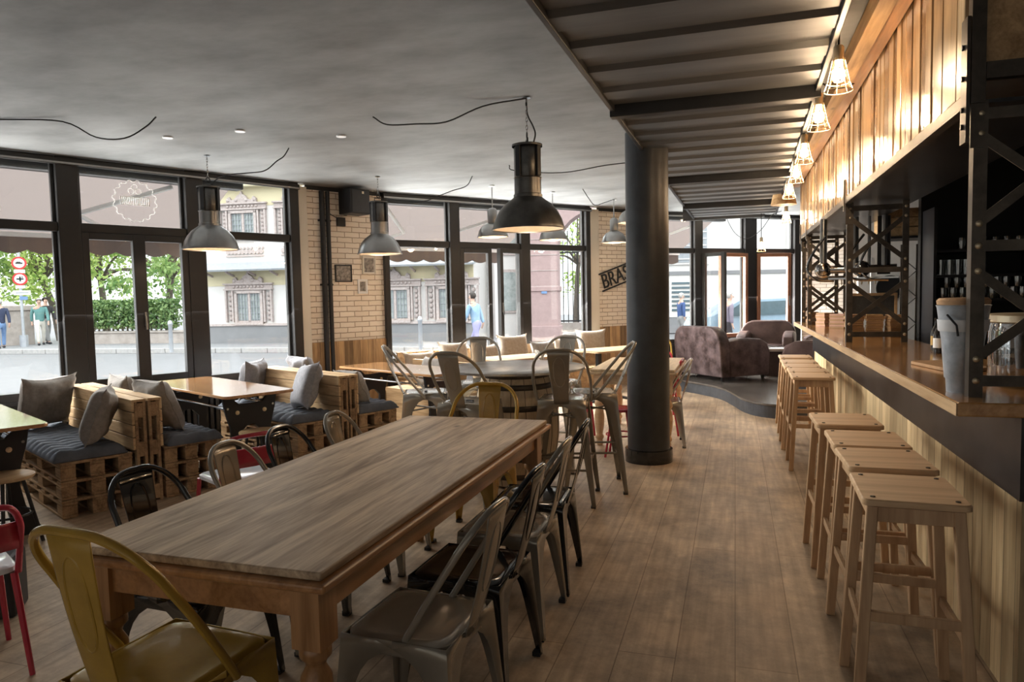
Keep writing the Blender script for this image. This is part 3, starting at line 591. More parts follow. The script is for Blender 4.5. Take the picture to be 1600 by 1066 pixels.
# street furniture
P = at(34, 478, 26); P.z = 0
sg = root('traffic_sign', 'grey post with two round red-rimmed signs and a direction plate', 'sign', P, radians(50))
MB().cyl((0, 0, 0), (0, 0, 3.5), .05, 10).build('post', 'pole', sg, smooth=True); MB().cyl((0, 0, 0), (0, 0, .45), .14, 12).build('base', 'pole', sg, smooth=True)
R90 = Matrix.Rotation(radians(90), 4, 'X')
for z in (3.1, 2.52):
    d_ = MB().lathe([(.235, 0), (.235, .02)], 28, (0, -.06, z), axis=(0, -1, 0)).build('round_sign', 'signred', sg); MB().lathe([(.17, 0), (.17, .008)], 28, (0, -.082, z), axis=(0, -1, 0)).build('sign_face', 'white', d_)
    m = MB().box(-.11, .11, -.096, -.091, z-.03, z+.025)
    if z > 3: m.box(-.08, .05, -.096, -.091, z+.025, z+.05)
    else: m.box(-.02, .03, -.096, -.091, z-.09, z+.09).box(.05, .09, -.096, -.091, z+.04, z+.09)
    m.build('symbol', 'black', d_)
MB().box(-.17, .17, -.08, -.06, 2.74, 2.86).build('sub_plate', 'white', sg); MB().box(-.15, .15, -.08, -.06, 2.18, 2.28).build('sub_plate', 'white', sg)
MB().box(-.22, .3, -.08, -.06, 1.93, 2.10).build('direction_plate', 'white', sg); MB().box(-.16, .24, -.083, -.08, 1.99, 2.03).build('lettering', 'slate', sg)
MB().box(-.05, .2, -.07, -.04, 1.75, 1.88).build('blue_plate', 'jean', sg)
def bollard(px, py, d, label):
    P = at(px, py, d); P.z = .02; one(MB().lathe([(.06, 0), (.06, .82), (.075, .84), (.075, .9), (.05, .96), (.0, .98)], 12).build('bollard', 'pole', smooth=True), label, 'bollard', P)
bollard(267, 530, 21.5, 'pale grey bollard on the kerb in front of the hedge'); bollard(657, 530, 20.5, 'light blue-grey bollard in front of the ornate house')
# awnings: cassette, sloping canvas, scalloped valance, folding arms
def awning(Wf, s0, s1, label, arms, ps=.8):
    a = root('awning', label, 'awning', onw(Wf, s0), Wf[3]); L = s1-s0; z0, z1, D = 2.98, 2.33, 1.62
    MB().box(0, L, .10, .26, 2.80, 3.04).build('cassette', 'frame', a, bevel=.02)
    MB().quad((0, .2, z0), (L, .2, z0), (L, D, z1), (0, D, z1)).build('canvas', 'awning', a)
    n = int(L/.30); pts = [(L, z1), (0, z1), (0, z1-.19)]
    for i in range(n):
        for t in range(6): pts.append((L*(i+t/6)/n, z1-.19-.045*sin(t*pi/6)))
    pts.append((L, z1-.19)); MB().prism(pts, 'y', D, D+.012).build('valance', 'awning', a)
    MB().box(0, L, D-.05, D, z1-.05, z1).build('front_bar', 'white', a)
    for x, dx in arms:
        MB().beam((x, .25, z0-.2), (x+dx, .95, z1+.17), .05, .045).beam((x+dx, .95, z1+.17), (x+dx*.12, D-.02, z1-.03), .045, .04).build('folding_arm', 'white', a, bevel=.01)
awning(WA, -8, 2.35, 'long taupe awning with folding arms outside the left windows', [(-.0+7.4, .75), (8.05+1.55, -.75), (3.0, .7)])
awning(WB, -.5, 2.9, 'taupe awning with scalloped edge outside the middle windows', [(.6, .6), (2.7, -.75)])
awning(WC, -.9, 1.35, 'taupe awning outside the lounge windows', [(1.75, -.55)])

# people -------------------------------------------------------------
def person(loc, rz, label, sk, hair, top, legs, h=1.75, pose='walk', armb=0, lean=.0, bag=None):
    """continuous skinned body; hair and clothing are child meshes over it"""
    t = root('person', label, 'person', loc, rz); S = h/1.75
    def skin(nodes, name, mat, sub=1):
        me = bpy.data.meshes.new(name); V = [Vector(n_[0])*S for n_ in nodes]; E_ = [(i, n_[2]) for i, n_ in enumerate(nodes) if n_[2] is not None]
        me.from_pydata(V, E_, []); ob = bpy.data.objects.new(name, me); COL.objects.link(ob); ob.parent = t; me.materials.append(MT[mat])
        mo = ob.modifiers.new('skin', 'SKIN'); mo.use_smooth_shade = True
        for i, n_ in enumerate(nodes): r = n_[1]; r = (r, r) if not isinstance(r, tuple) else r; me.skin_vertices[0].data[i].radius = (r[0]*S, r[1]*S); me.skin_vertices[0].data[i].use_root = (i == 0)
        mo = ob.modifiers.new('sub', 'SUBSURF'); mo.levels = mo.render_levels = sub; return ob
    st = {'walk': (.28, -.24), 'stand': (.05, -.04)}[pose]; L = lean
    hipz = .93; kn = .5
    legn = []
    for sg_, f_ in ((1, st[0]), (-1, st[1])):
        kb = (f_*.55+(.07 if f_ < 0 else .05), kn); legn.append([(sg_*.095, f_*.1, .82), (sg_*.10, kb[0], kb[1]), (sg_*.10, f_*.98, .09), (sg_*.11, f_*.98+.15, .035)])
    nodes = [((0, 0, hipz), (.11, .07), None), ((0, L*.4, 1.15), (.10, .07), 0), ((0, L, 1.38), (.15, .085), 1), ((0, L*1.1, 1.47), (.07, .065), 2), ((0, L*1.25+.01, 1.55), .055, 3), ((0, L*1.35+.02, 1.64), (.075, .095), 4), ((0, L*1.4+.015, 1.72), (.06, .08), 5)]
    for q in legn:
        k0 = len(nodes); nodes += [(q[0], .085, 0), (q[1], .055, k0), (q[2], .038, k0+1), (q[3], (.04, .025), k0+2)]
    arms = []
    for sg_, f_ in ((1, -st[0]*.7), (-1, -st[1]*.7)):
        if armb and sg_ > 0: a = [(sg_*.20, L, 1.40), (sg_*.25, L+.06, 1.14), (sg_*.17, L+.30, 1.12), (sg_*.13, L+.38, 1.13)]
        else: a = [(sg_*.20, L, 1.40), (sg_*.25, L+f_*.4, 1.13), (sg_*.25, L+f_+.04, .90), (sg_*.24, L+f_+.07, .81)]
        arms.append(a); k0 = len(nodes); nodes += [(a[0], .055, 2), (a[1], .042, k0), (a[2], .028, k0+1), (a[3], .034, k0+2)]
        for ff in range(4):
            e = Vector(a[3]); nodes.append(((e.x+(ff-1.5)*.016*(1 if not armb else .6), e.y+.02, e.z-.075+abs(ff-1.5)*.008), .009, len(nodes)-1-ff))
    skin(nodes, 'body', sk)
    tn = [((0, L*.2, .83), (.17, .125), None), ((0, L*.4, 1.12), (.16, .12), 0), ((0, L, 1.38), (.185, .125), 1), ((0, L*1.1, 1.46), (.09, .08), 2)]
    for a in arms: k0 = len(tn); tn += [(a[0], .072, 2), (a[1], .062, k0), (a[2], .045, k0+1)]
    skin(tn, 'jacket', top)
    ln = [((0, 0, hipz), (.160, .115), None), ((0, 0, hipz+.1), (.14, .10), 0)]
    for q in legn: k0 = len(ln); ln += [(q[0], .10, 0), (q[1], .075, k0), (q[2], .06, k0+1)]
    skin(ln, 'trousers', legs)
    for q in legn: x, y, z = [c*S for c in q[2]]; MB().sphere((x, y+.06*S, .045*S), .1*S, (.5, 1.25, .5), 10, 6).build('shoe', 'shoe', t, smooth=True)
    hx = MB().sphere((0, (L*1.4-.005)*S, 1.69*S), .105*S, (.9, 1.08, .95), 12, 8)
    bmesh.ops.delete(hx.bm, geom=[v for v in hx.bm.verts if v.co.y > (L*1.4+.045)*S and v.co.z < 1.72*S], context='VERTS'); hx.build('hair', hair, t, smooth=True, solid=.01)
    f = MB().sphere((0, (L*1.35+.12)*S, 1.635*S), .016*S, (.8, 1.3, 1.4), 6, 5); f.build('nose', sk, t, smooth=True)
    f = MB()
    for sg_ in (-1, 1): f.sphere((sg_*.032*S, (L*1.35+.103)*S, 1.662*S), .011*S, (1, .6, .7), 6, 4)
    f.box(-.025*S, .025*S, (L*1.35+.098)*S, (L*1.35+.108)*S, 1.598*S, 1.606*S); f.build('face_features', 'shoe', t)
    if bag: bag(t)
    return t
def gp(px, py): r = ray(px, py); p = EYE+r*(-1.48/r.z); return p
def face(a): return radians(a)
p = at(61, 480, 27); p.z = .02; person(p, face(-95-28), 'grey-haired man in teal jumper and cream trousers walking in front of the dark-shirted man', 'skin', 'hairg', 'teal', 'creamc', 1.76, 'walk', lean=.03)
p = at(71, 480, 27.6); p.z = .02; person(p, face(-100), 'dark-haired man in a dark shirt and grey trousers, walking behind his companion', 'skin', 'hairb', 'darkc', 'greyc', 1.80, 'walk', armb=1)
p = at(-1, 480, 25.2); p.z = .02; person(p, face(60), 'person in navy jacket and jeans cut off by the left edge', 'skin', 'hairg', 'navy', 'jean', 1.74, 'walk')
p = at(744, 462, 19.6); p.z = -.1; person(p, face(75), 'dark-haired person in light blue jacket and lilac trousers walking past', 'skin', 'hairb', 'ltblue', 'lilac', 1.72, 'walk', lean=.1)
p = at(1063, 458, 24); p.z = -.13; person(p, face(-60), 'grey-haired person in a bright blue jacket outside the lounge window', 'skin', 'hairg', 'blue', 'greyc', 1.62, 'stand', lean=.03)
p = at(1136, 458, 18.2); p.z = -.13; person(p, face(-70), 'person in a mauve-grey hooded coat behind the parked blue car', 'skin', 'hairg', 'purple', 'darkc', 1.62, 'stand', lean=.05)
# parked car
P = at(1192, 458, 19.4); P.z = -.13
c = root('car', 'pale blue hatchback car passing behind the lounge windows', 'car', P, radians(16))
prof = [(-1.95, .35), (-2.0, .75), (-1.9, .95), (-1.55, 1.02), (-.85, 1.42), (.55, 1.46), (1.25, 1.05), (1.95, .9), (2.05, .6), (2.0, .35)]
MB().loft([[(x*.985, y*.93, z) for x, z in prof] if abs(y) > .8 else [(x, y, z) for x, z in prof] for y in (-.86, -.8, .8, .86)]).build('bodywork', 'carp', c, smooth=True, bevel=.03)
for y in (-.835, .835):
    MB().prism([(-1.35, 1.0), (-.82, 1.36), (.5, 1.40), (1.05, 1.05)], 'y', y-.02*(1 if y > 0 else -1), y+.015*(1 if y > 0 else -1)).build('side_window', 'carg', c)
    for x in (-1.25, 1.3): MB().lathe([(.31, -.1), (.31, .1)], 20, (x, y*.95, .31), axis=(0, 1, 0)).build('wheel', 'black', c, smooth=True)

# ------------------------------------------------------------------ daylight entering through the windows, plus an added rear fill
def area_lamp(name, loc, rz, w_, h_, power, tilt=0, col=(1, .99, .985)):
    L = bpy.data.lights.new(name, 'AREA'); L.shape = 'RECTANGLE'; L.size = w_; L.size_y = h_; L.energy = power; L.color = col
    o = bpy.data.objects.new(name, L); COL.objects.link(o); o.location = loc; o.visible_glossy = False
    o.rotation_euler = (Matrix.Rotation(rz, 3, 'Z') @ Matrix.Rotation(radians(-90)+tilt, 3, 'X')).to_euler(); return o
# local -Z of the lamp turned to face into the room (local +x along the wall)
def dayw(name, Wf, s0, s1, power):
    p = onw(Wf, (s0+s1)/2, .16, 1.8); area_lamp(name, p, Wf[3], s1-s0, 2.1, power)
    p = onw(Wf, (s0+s1)/2, .22, 1.15); area_lamp(name+'_pavement_bounce', p, Wf[3], s1-s0, .8, power*.33, radians(48))
dayw('daylight_left', WA, -1.0, 2.9, 400); dayw('daylight_middle', WB, .05, 3.4, 720); dayw('daylight_lounge', WC, .05, 2.8, 760)
area_lamp('rear_fill', (-2.0, -3.1, 1.7), pi, 8, 2.2, 22)  # added fill lamp behind the camera; that wall has no opening

# ------------------------------------------------------------------ dining chairs
def arch_pts(hw, zb, zt, yb, yt, r=.12, n=7, flare=0):
    """bent tube: from seat side up, over a rounded top and down; y runs from yb (bottom) to yt (top)"""
    P = []
    def Y(z): t = (z-zb)/(zt-zb); return yb+(yt-yb)*t
    for i in range(5): t = i/5; z = zb+(zt-r-zb)*t; P.append((hw+flare*sin(pi*t*.9), Y(z), z))
    for i in range(n+1): a = i/n*pi/2; z = zt-r+r*sin(a); P.append((hw-r+r*cos(a), Y(z), z))
    Q = [(-x, y, z) for x, y, z in P[::-1]]; return P+[(0, Y(zt), zt)]+Q
def metal_chair(label, mat, sh=.45, top=.85, hw=.165, foot=.215, yb=-.02, yt=-.29, tall=False, group=None, seatmat=None, tube=.0115, ar=.14, flare=.01, sw=.18):
    t = root('tall_metal_chair' if tall else 'metal_chair', label, 'bar chair' if tall else 'chair', (0, 0, 0), 0, group); a = sw
    s = MB(); s.loft([rrect(a*.55, a*.55, .08, sh-.008), rrect(a*.8, a*.8, .07, sh-.005), rrect(a*.93, a*.93, .06, sh), rrect(a, a, .055, sh-.008), rrect(a+.003, a+.003, .05, sh-.035), rrect(a+.006, a+.006, .05, sh-.05)], cap=False)
    v = [q for q in s.bm.verts if abs(q.co.z-(sh-.008)) < 1e-5][:20]; s.bm.faces.new(v)
    s.build('seat', seatmat or mat, t, smooth=True, solid=.003, ang=50)
    if tall: MB().box(-.028, .028, -.012, .012, sh-.004, sh+.0015).build('seat_slot', 'black', t)
    H_ = sh-.012
    def leg(sx_, sy_):
        m = MB(); N = 12; A = []; C_ = []; B = []
        for i in range(N+1):
            q = i/N; z = H_*(1-q)+.008; e = a+.004+(foot-a)*q; w_ = (a*.98*(1-q)**(9 if not tall else 14)+.052*(1-q)+.026); c_ = Vector((sx_*e, sy_*e*1.0, z)); r = .006
            A.append(c_-Vector((sx_*w_, 0, 0))); C_.append(c_); B.append(c_-Vector((0, sy_*w_, 0)))
        m.loft([A, C_, B], cap=False, closed=False); o_ = m.build('leg', mat, t, smooth=True, solid=.0035, ang=35)
        MB().box(sx_*foot-sx_*.03, sx_*foot+sx_*.004, sy_*foot-sy_*.03, sy_*foot+sy_*.004, 0, .018).build('rubber_foot', 'black', o_)
    for q in ((1, 1), (-1, 1), (1, -1), (-1, -1)): leg(*q)
    if tall:
        for z, e in ((.26, foot-.075*.4),):
            e = a+(foot-a)*(1-z/H_)-.012
            for p, q in (((-e, -e, z), (e, -e, z)), ((e, -e, z+.05), (e, e, z+.05)), ((e, e, z), (-e, e, z)), ((-e, e, z+.05), (-e, -e, z+.05))): MB().tube([p, q], .009, 8).build('foot_rail', mat, t, smooth=True)
        MB().tube([(-a*.9, -a*.9, sh-.13), (a*.9, a*.9, sh-.13)], .007, 6).tube([(a*.9, -a*.9, sh-.14), (-a*.9, a*.9, sh-.14)], .007, 6).build('cross_brace', mat, t, smooth=True)
    MB().tube(crom(arch_pts(hw, sh-.03, top, yb, yt, ar, 7, flare), 2), tube, 9).build('back_frame', mat, t, smooth=True)
    # pressed splat with a raised oval
    b = MB(); rows = 9; secs = []
    for i in range(rows+1):
        q = i/rows; z = sh-.03+(top-.004-sh+.03)*q; y = -a-.004+(yt+a+.004)*q-.010*sin(q*pi); w_ = .052+.028*q
        row = [(x*w_, y-.006*(1-x*x), z) for x in (-1, -.93, -.5, 0, .5, .93, 1)]; secs.append(row)
    b.loft(secs, cap=False, closed=False); sp = b.build('splat', mat, t, smooth=True, solid=.0035, ang=60)
    ov = []
    for i in range(24):
        an = 2*pi*i/24; q = .60+.27*(abs(sin(an))**.7*(1 if sin(an) > 0 else -1)); z = sh-.03+(top-sh+.03)*q; y = -a-.004+(yt+a+.004)*q-.010*sin(q*pi)
        ov.append((.040*cos(an), y-.005, z))
    MB().tube(ov, .0045, 6, closed=True).build('pressed_rib', mat, sp, smooth=True)
    return t
def face_dir(dx, dy): return atan2(dy, dx)-pi/2     # chairs are built facing +y
GR = 'metal chairs around the long pine table'
def place(proto, x, y, rz, label, group=None, mp=None, z=0):
    """the first placement moves the prototype itself, later ones copy it"""
    if not proto.get('_used'): proto['_used'] = 1; r = proto
    else: r = dup(proto)
    r.location = (x, y, z); r.rotation_euler = (0, 0, rz); r['label'] = label
    if group: r['group'] = group
    elif 'group' in r: del r['group']
    if mp: recolor(r, mp)
    return r
ch = metal_chair('', 'steelchair')
BK = {'lacquered_gunmetal_chair': 'blackgloss'}; SV = {'lacquered_gunmetal_chair': 'steelpale'}
place(ch, -1.0, 2.08, radians(90-3), 'gunmetal chair nearest the camera on the right side of the long pine table', GR)
place(ch, -1.0, 2.56, radians(90-2), 'glossy black chair, second on the right side of the long pine table', GR, BK)
place(ch, -1.01, 3.08, radians(90), 'gunmetal chair between the two black chairs on the right of the long pine table', GR)
place(ch, -1.02, 3.55, radians(90+3), 'glossy black chair at the far right corner of the long pine table', GR, BK)
place(ch, -1.975, 2.15, radians(-90-3), 'black chair beside the near left corner of the long pine table', GR, BK)
place(ch, -1.97, 2.68, radians(-90+2), 'olive-grey chair on the left of the long pine table, second from the camera', GR)
place(ch, -1.97, 3.08, radians(-90), 'glossy black chair third from the camera on the left of the long pine table', GR, BK)
place(ch, -1.94, 3.56, radians(-90+4), 'olive-grey metal chair at the far left corner of the long pine table', GR)
yc = metal_chair('', 'yellow', sh=.45, top=.925, hw=.225, yb=.02, yt=-.30, ar=.17, tube=.013, flare=.012, sw=.2)
place(yc, -1.60, 1.63, radians(-4), 'mustard yellow chair nearest the camera, seen from behind')
place(yc, -1.57, 4.10, radians(178), 'mustard yellow chair at the far end of the long table, facing the camera')
place(yc, -1.05, 9.55, radians(180), 'yellow chair half hidden behind the black column near the lounge')
place(ch, -.70, 7.12, radians(90+8), 'silver chair on the right of the smaller pine table beside the column', None, SV)
place(ch, -2.02, 8.25, radians(-60), 'pale silver chair behind the smaller pine table by the back bench', None, SV)
hc = metal_chair('', 'steelpale', sh=.76, top=1.13, hw=.195, foot=.235, yb=.0, yt=-.33, tall=True, ar=.16, flare=.012, tube=.0115, sw=.165)
GH = 'tall metal chairs around the barrel table'; DK = {'lacquered_silver_chair': 'steelchair'}
place(hc, -2.37, 5.15, face_dir(1, .42), 'tall silver chair seen from the side, left of the barrel table', GH)
place(hc, -1.83, 4.73, face_dir(.10, 1), 'tall gunmetal chair leaning left, back to the camera, left front of the barrel', GH, DK)
place(hc, -1.20, 5.02, face_dir(-.12, 1), 'tall gunmetal chair, back to the camera, right front of the barrel', GH, DK)
place(hc, -1.06, 5.38, face_dir(-1, -.28), 'tall silver chair beside the black column, turned sideways to the barrel', GH, {'lacquered_silver_chair': 'steelchair'})
place(hc, -2.16, 5.80, face_dir(.35, -1), 'tall silver chair on the far left side of the barrel, facing the camera', GH)
place(hc, -1.50, 5.98, face_dir(-.12, -1), 'tall silver chair on the far right side of the barrel, facing the camera', GH)

def red_chair(label, seatmat='palered', dz=0):
    t = root('red_chair', label, 'chair'); a = .185
    MB().loft([rrect(a-.01, a-.01, .06, .452), rrect(a, a, .06, .445), rrect(a, a, .06, .425), rrect(a-.02, a-.02, .06, .42)]).build('seat', seatmat, t, smooth=True, ang=50)
    for sx_ in (-1, 1):
        MB().tube([(sx_*.17, .17, .42), (sx_*.20, .21, .0)], [.014, .011], 8).build('leg', 'red', t, smooth=True)
        MB().tube([(sx_*.17, -.17, .42), (sx_*.20, -.23, .0)], [.014, .011], 8).build('leg', 'red', t, smooth=True)
    P = [(.185, -.17, .42), (.19, -.21, .60-dz*.6), (.19, -.235, .70-dz), (.165, -.25, .765-dz), (.12, -.255, .785-dz), (0, -.262, .79-dz)]
    MB().tube(crom(P+[(-x, y, z) for x, y, z in P[:-1][::-1]], 4), .013, 9).build('back_frame', 'red', t, smooth=True)
    MB().loft([[(x, -.213-.02*(z-.6)/.1-.03*(1-(x/.19)**2), z-dz) for x in (-.185, -.1, 0, .1, .185)] for z in (.60, .64, .70, .715)], cap=False, closed=False).build('back_slat', 'red', t, smooth=True, solid=.006)
    MB().tube([(-.185, -.19, .53), (0, -.215, .53), (.185, -.19, .53)], .008, 6).build('back_rail', 'red', t, smooth=True)
    return t
rc = red_chair('')
rl = red_chair('', 'whiteseat', .07)
place(rl, -3.03, 1.98, face_dir(-.9, .45), 'red tube chair cut off by the left edge, beside the near booth table')
place(rl, -2.93, 3.58, face_dir(-.9, .45), 'red tube chair with pale seat, half hidden behind the glossy black chair')
place(rc, -2.30, 7.62, face_dir(0, 1), 'red chair behind the barrel table, its back rail against the cushions', None)
place(rc, -1.62, 7.15, face_dir(1, .1), 'red chair on the left side of the smaller pine table', None)
place(rc, -.93, 8.62, face_dir(0, -1), 'red chair at the far end of the smaller pine table, right of the column', None)
place(rc, -.80, 7.72, face_dir(-1, 0), 'red chair on the far right side of the smaller pine table', None)
def low_stool(x, y, label, seat, legm, r=.16, h=.45):
    t = root('stool', label, 'stool', (x, y, 0)); MB().lathe([(r-.006, h-.025), (r, h-.018), (r, h-.005), (r-.008, h)], 28).build('seat', seat, t, smooth=True)
    for k in range(4): a = pi/4+k*pi/2; MB().tube([(cos(a)*.09, sin(a)*.09, h-.026), (cos(a)*.18, sin(a)*.18, 0)], .011, 8).build('leg', legm, t, smooth=True)
    MB().tube([(cos(a)*.135, sin(a)*.135, .2) for a in [2*pi*i/20 for i in range(20)]], .008, 6, closed=True).build('ring', legm, t, smooth=True); return t
low_stool(-3.72, 4.82, 'round stool with wooden seat at the end of the middle booth table', 'countedge', 'black')
low_stool(-4.36, 3.18, 'round stool with wooden seat at the far left, by the near booth table', 'countedge', 'black')
low_stool(-1.02, 6.52, 'red metal stool in front of the smaller pine table, behind the tall chair', 'red', 'red', .15)

# ------------------------------------------------------------------ tables
def farm_table(x0, x1, y0, y1, h, label, topmat, basemat, legmat, inset=.075):
    cx, cy = (x0+x1)/2, (y0+y1)/2; hx, hy = (x1-x0)/2, (y1-y0)/2; t = root('farmhouse_table', label, 'table', (cx, cy, 0))
    MB().box(-hx, hx, -hy, hy, h-.024, h).build('tabletop', topmat, t, bevel=.006, seg=3)
    MB().box(-hx-.022, hx+.022, -hy-.022, hy+.022, h-.052, h-.025).build('edge_moulding', basemat, t, bevel=.010, seg=3)
    q = inset-.03
    for s_ in (-1, 1): MB().box(s_*(hx-q), s_*(hx-q-.022), -hy+q+.02, hy-q-.02, h-.155, h-.0525).build('side_rail', basemat, t, bevel=.004)
    for s_ in (-1, 1): MB().box(-hx+q+.02, hx-q-.02, s_*(hy-q), s_*(hy-q-.022), h-.155, h-.0525).build('end_rail', basemat, t, bevel=.004)
    for sx_ in (-1, 1):
        for sy_ in (-1, 1):
            c_ = (sx_*(hx-inset), sy_*(hy-inset)); l_ = MB().box(c_[0]-.046, c_[0]+.046, c_[1]-.046, c_[1]+.046, h-.24, h-.0525)
            l_.lathe([(.040, h-.24), (.046, h-.25), (.046, h-.27), (.032, h-.285), (.028, h-.30), (.044, h-.33), (.047, h-.36), (.034, h-.39), (.042, h-.42), (.050, h-.48), (.046, h-.56), (.034, .13), (.030, .11), (.042, .095), (.042, .075), (.028, .06), (.033, .03), (.028, 0)], 20, (c_[0], c_[1], 0))
            l_.build('leg', legmat, t, smooth=True, ang=50)
    return t
farm_table(-1.95, -1.06, 1.60, 3.99, .77, 'long brushed pine table with turned legs in the middle foreground', 'tabletop', 'tablebase', 'tableleg')
farm_table(-1.37, -.55, 6.85, 8.2, .77, 'smaller pine farmhouse table with turned legs behind the black column', 't2top', 't2top', 'stoolseat')
bt = root('barrel_table', 'round zinc-topped bar table standing on a pale wooden barrel', 'table', (-1.69, 5.40, 0))
MB().lathe([(.545, .918), (.56, .922), (.56, .936), (.55, .942)], 48).build('tabletop', 'zinc', bt, smooth=True)
prof = [(.26+.085*sin(pi*i/14), .02+.895*i/14) for i in range(15)]
br = MB().lathe(prof, 36).build('barrel', 'barrel', bt, smooth=True)
st = MB()
for k in range(18):
    a = 2*pi*k/18; st.tube([(cos(a)*(r+.0005), sin(a)*(r+.0005), z) for r, z in prof], .0025, 4)
st.build('stave_joints', 'bark', br)
for z in (.10, .25, .64, .80, .885):
    q = (z-.02)/.895; r = .26+.085*sin(pi*q)+.004; MB().lathe([(r, z-.022), (r+.002, z), (r, z+.022)], 36, cap=False).build('hoop', 'rust', bt, smooth=True, solid=.004)
def booth_table(u, v0, v1, label, w_=.62, h=.75, rot=0):
    c_ = la(u, (v0+v1)/2); L = v1-v0; t = root('booth_table', label, 'table', c_, TA+rot)
    MB().loft([rrect(w_/2-.004, L/2-.004, .055, h-.024), rrect(w_/2, L/2, .055, h-.02), rrect(w_/2, L/2, .055, h-.005), rrect(w_/2-.005, L/2-.005, .05, h)]).build('tabletop', 'pubtop', t, smooth=True, ang=35)
    hw = w_/2-.07
    half = [(0, .645), (.10, .65), (.155, .70), (.19, h-.025), (hw, h-.025), (hw-.02, .60), (hw-.06, .46), (hw-.07, .34), (hw-.045, .2), (hw+.01, .08), (hw+.03, .05), (hw+.03, 0), (hw-.08, 0), (hw-.12, .05), (hw-.15, .2), (.10, .40), (.04, .46), (0, .47)]
    out = half+[(-x, z) for x, z in half[::-1][1:-1]]
    for s_ in (-1, 1):
        y = s_*(L/2-.22); lg = MB().prism(out, 'y', y-.018, y+.018).build('end_frame', 'black', t, bevel=.004)
        for x in (-.12, .12): MB().lathe([(.0, -.006), (.018, -.003), (.018, .003), (.0, .006)], 14, (x, y-.022*1, .58), axis=(0, -1, 0), cap=False).build('bolt', 'brass', lg, smooth=True)
        lg2 = lg
    MB().tube([(-hw+.04, -L/2+.2, .62), (-hw+.04, L/2-.2, .62)], .010, 8).build('rail', 'chrome', t, smooth=True); MB().tube([(hw-.04, -L/2+.2, .62), (hw-.04, L/2-.2, .62)], .010, 8).build('rail', 'chrome', t, smooth=True)
    MB().tube([(0, -L/2+.2, .12), (0, L/2-.2, .12)], .013, 8).build('rail', 'chrome', t, smooth=True)
    return t
booth_table(-1.85, .6, 2.33, 'glossy mahogany booth table on curved black end frames between the two pallet benches')
booth_table(-3.72, .6, 2.55, 'glossy booth table reflecting green at the far left edge')
booth_table(.14, .85, 2.52, 'glossy mahogany booth table below the three small picture frames')
def cafe_table(x, y, rz, w_, l_, h, label):
    t = root('cafe_table', label, 'table', (x, y, 0), rz)
    MB().loft([rrect(w_/2, l_/2, .08, h-.025), rrect(w_/2, l_/2, .08, h)]).build('tabletop', 't2top', t, smooth=True, ang=35)
    for s_ in (-1, 1):
        m = MB().box(-.03, .03, s_*(l_/2-.25)-.03, s_*(l_/2-.25)+.03, .03, h-.026).box(-.25, .25, s_*(l_/2-.25)-.035, s_*(l_/2-.25)+.035, 0, .03); m.build('pedestal', 'black', t)
    return t
p = onw(WB, 1.0, -1.55); cafe_table(p.x, p.y, WB[3]-pi/2, .6, 1.0, .75, 'pale wooden cafe table by the cushioned back bench, left part')
p = onw(WB, 2.75, -1.45); cafe_table(p.x, p.y, WB[3]-pi/2, .62, 1.1, .75, 'pale wooden cafe table by the back bench, next to the second brick pier')

# ------------------------------------------------------------------ pallet benches
def pallet_mb(w_, l_, z, h=.132):
    """w_ across (x), l_ along (y); deck boards run along y? deck across x"""
    m = MB(); n = max(4, int(l_/.2)); 
    for i in range(n): y = -l_/2+.05+(l_-.1)*i/(n-1); m.box(-w_/2, w_/2, y-.048, y+.048, z+h-.02, z+h-.001)
    for x in (-w_/2+.05, 0, w_/2-.05):
        m.box(x-.048, x+.048, -l_/2, l_/2, z+h-.040, z+h-.0205); m.box(x-.048, x+.048, -l_/2, l_/2, z+.001, z+.02)
        for j in range(4): y = -l_/2+.07+(l_-.14)*j/3; m.box(x-.048, x+.048, y-.065, y+.065, z+.0205, z+h-.0405)
    return m
def pallet_bench(u0, u1, v0, v1, back, label, seatlab=None, backmat='backwood', bh=.79):
    """back: +1 = backrest on the high-u side, -1 on the low-u side"""
    c_ = la((u0+u1)/2, (v0+v1)/2); w_ = u1-u0; l_ = v1-v0; t = root('pallet_bench', label, 'bench', c_, TA)
    for k in range(3): pallet_mb(w_-.004*k, l_-.01*k, k*.133).build('pallet', 'pallet', t, bevel=.003, seg=1)
    x = back*(w_/2+.002); th = .10*back; m = MB()
    n = 4
    for i in range(n): z0 = .41+i*(bh-.41)/n; m.box(x, x+back*.02, -l_/2, l_/2, z0+.003, z0+(bh-.41)/n-.003)
    m.build('backrest', backmat, t, bevel=.003, seg=1)
    for y in (-l_/2, 0, l_/2-.045):
        m = MB(); m.box(x+back*.021, x+back*.043, y, y+.045, 0, bh-.021).box(x+th-back*.022, x+th-back*.0, y, y+.045, 0, bh-.021)
        for zc in (.07, .41, bh-.085): m.box(x+back*.042, x+th-back*.021, y+.002, y+.10 if y < l_/4 else y+.044, zc-.055, zc+.055)
        m.build('back_strut', 'pallet', t, bevel=.002, seg=1)
    MB().box(x, x+th, -l_/2-.002, l_/2, bh-.02, bh).build('top_board', backmat, t, bevel=.003)
    return t
pallet_bench(-3.28, -2.80, .55, 2.17, 1, 'pallet wood bench facing the far left booth table')
pallet_bench(-2.58, -2.16, .55, 2.17, -1, 'pallet wood bench backing the first one, facing the middle booth table')
pallet_bench(-1.42, -.98, .55, 2.12, 1, 'pallet wood bench with pale backrest on the right of the middle booth table')
pallet_bench(-.76, -.30, .55, 2.12, -1, 'pallet wood bench facing the table below the picture frames')
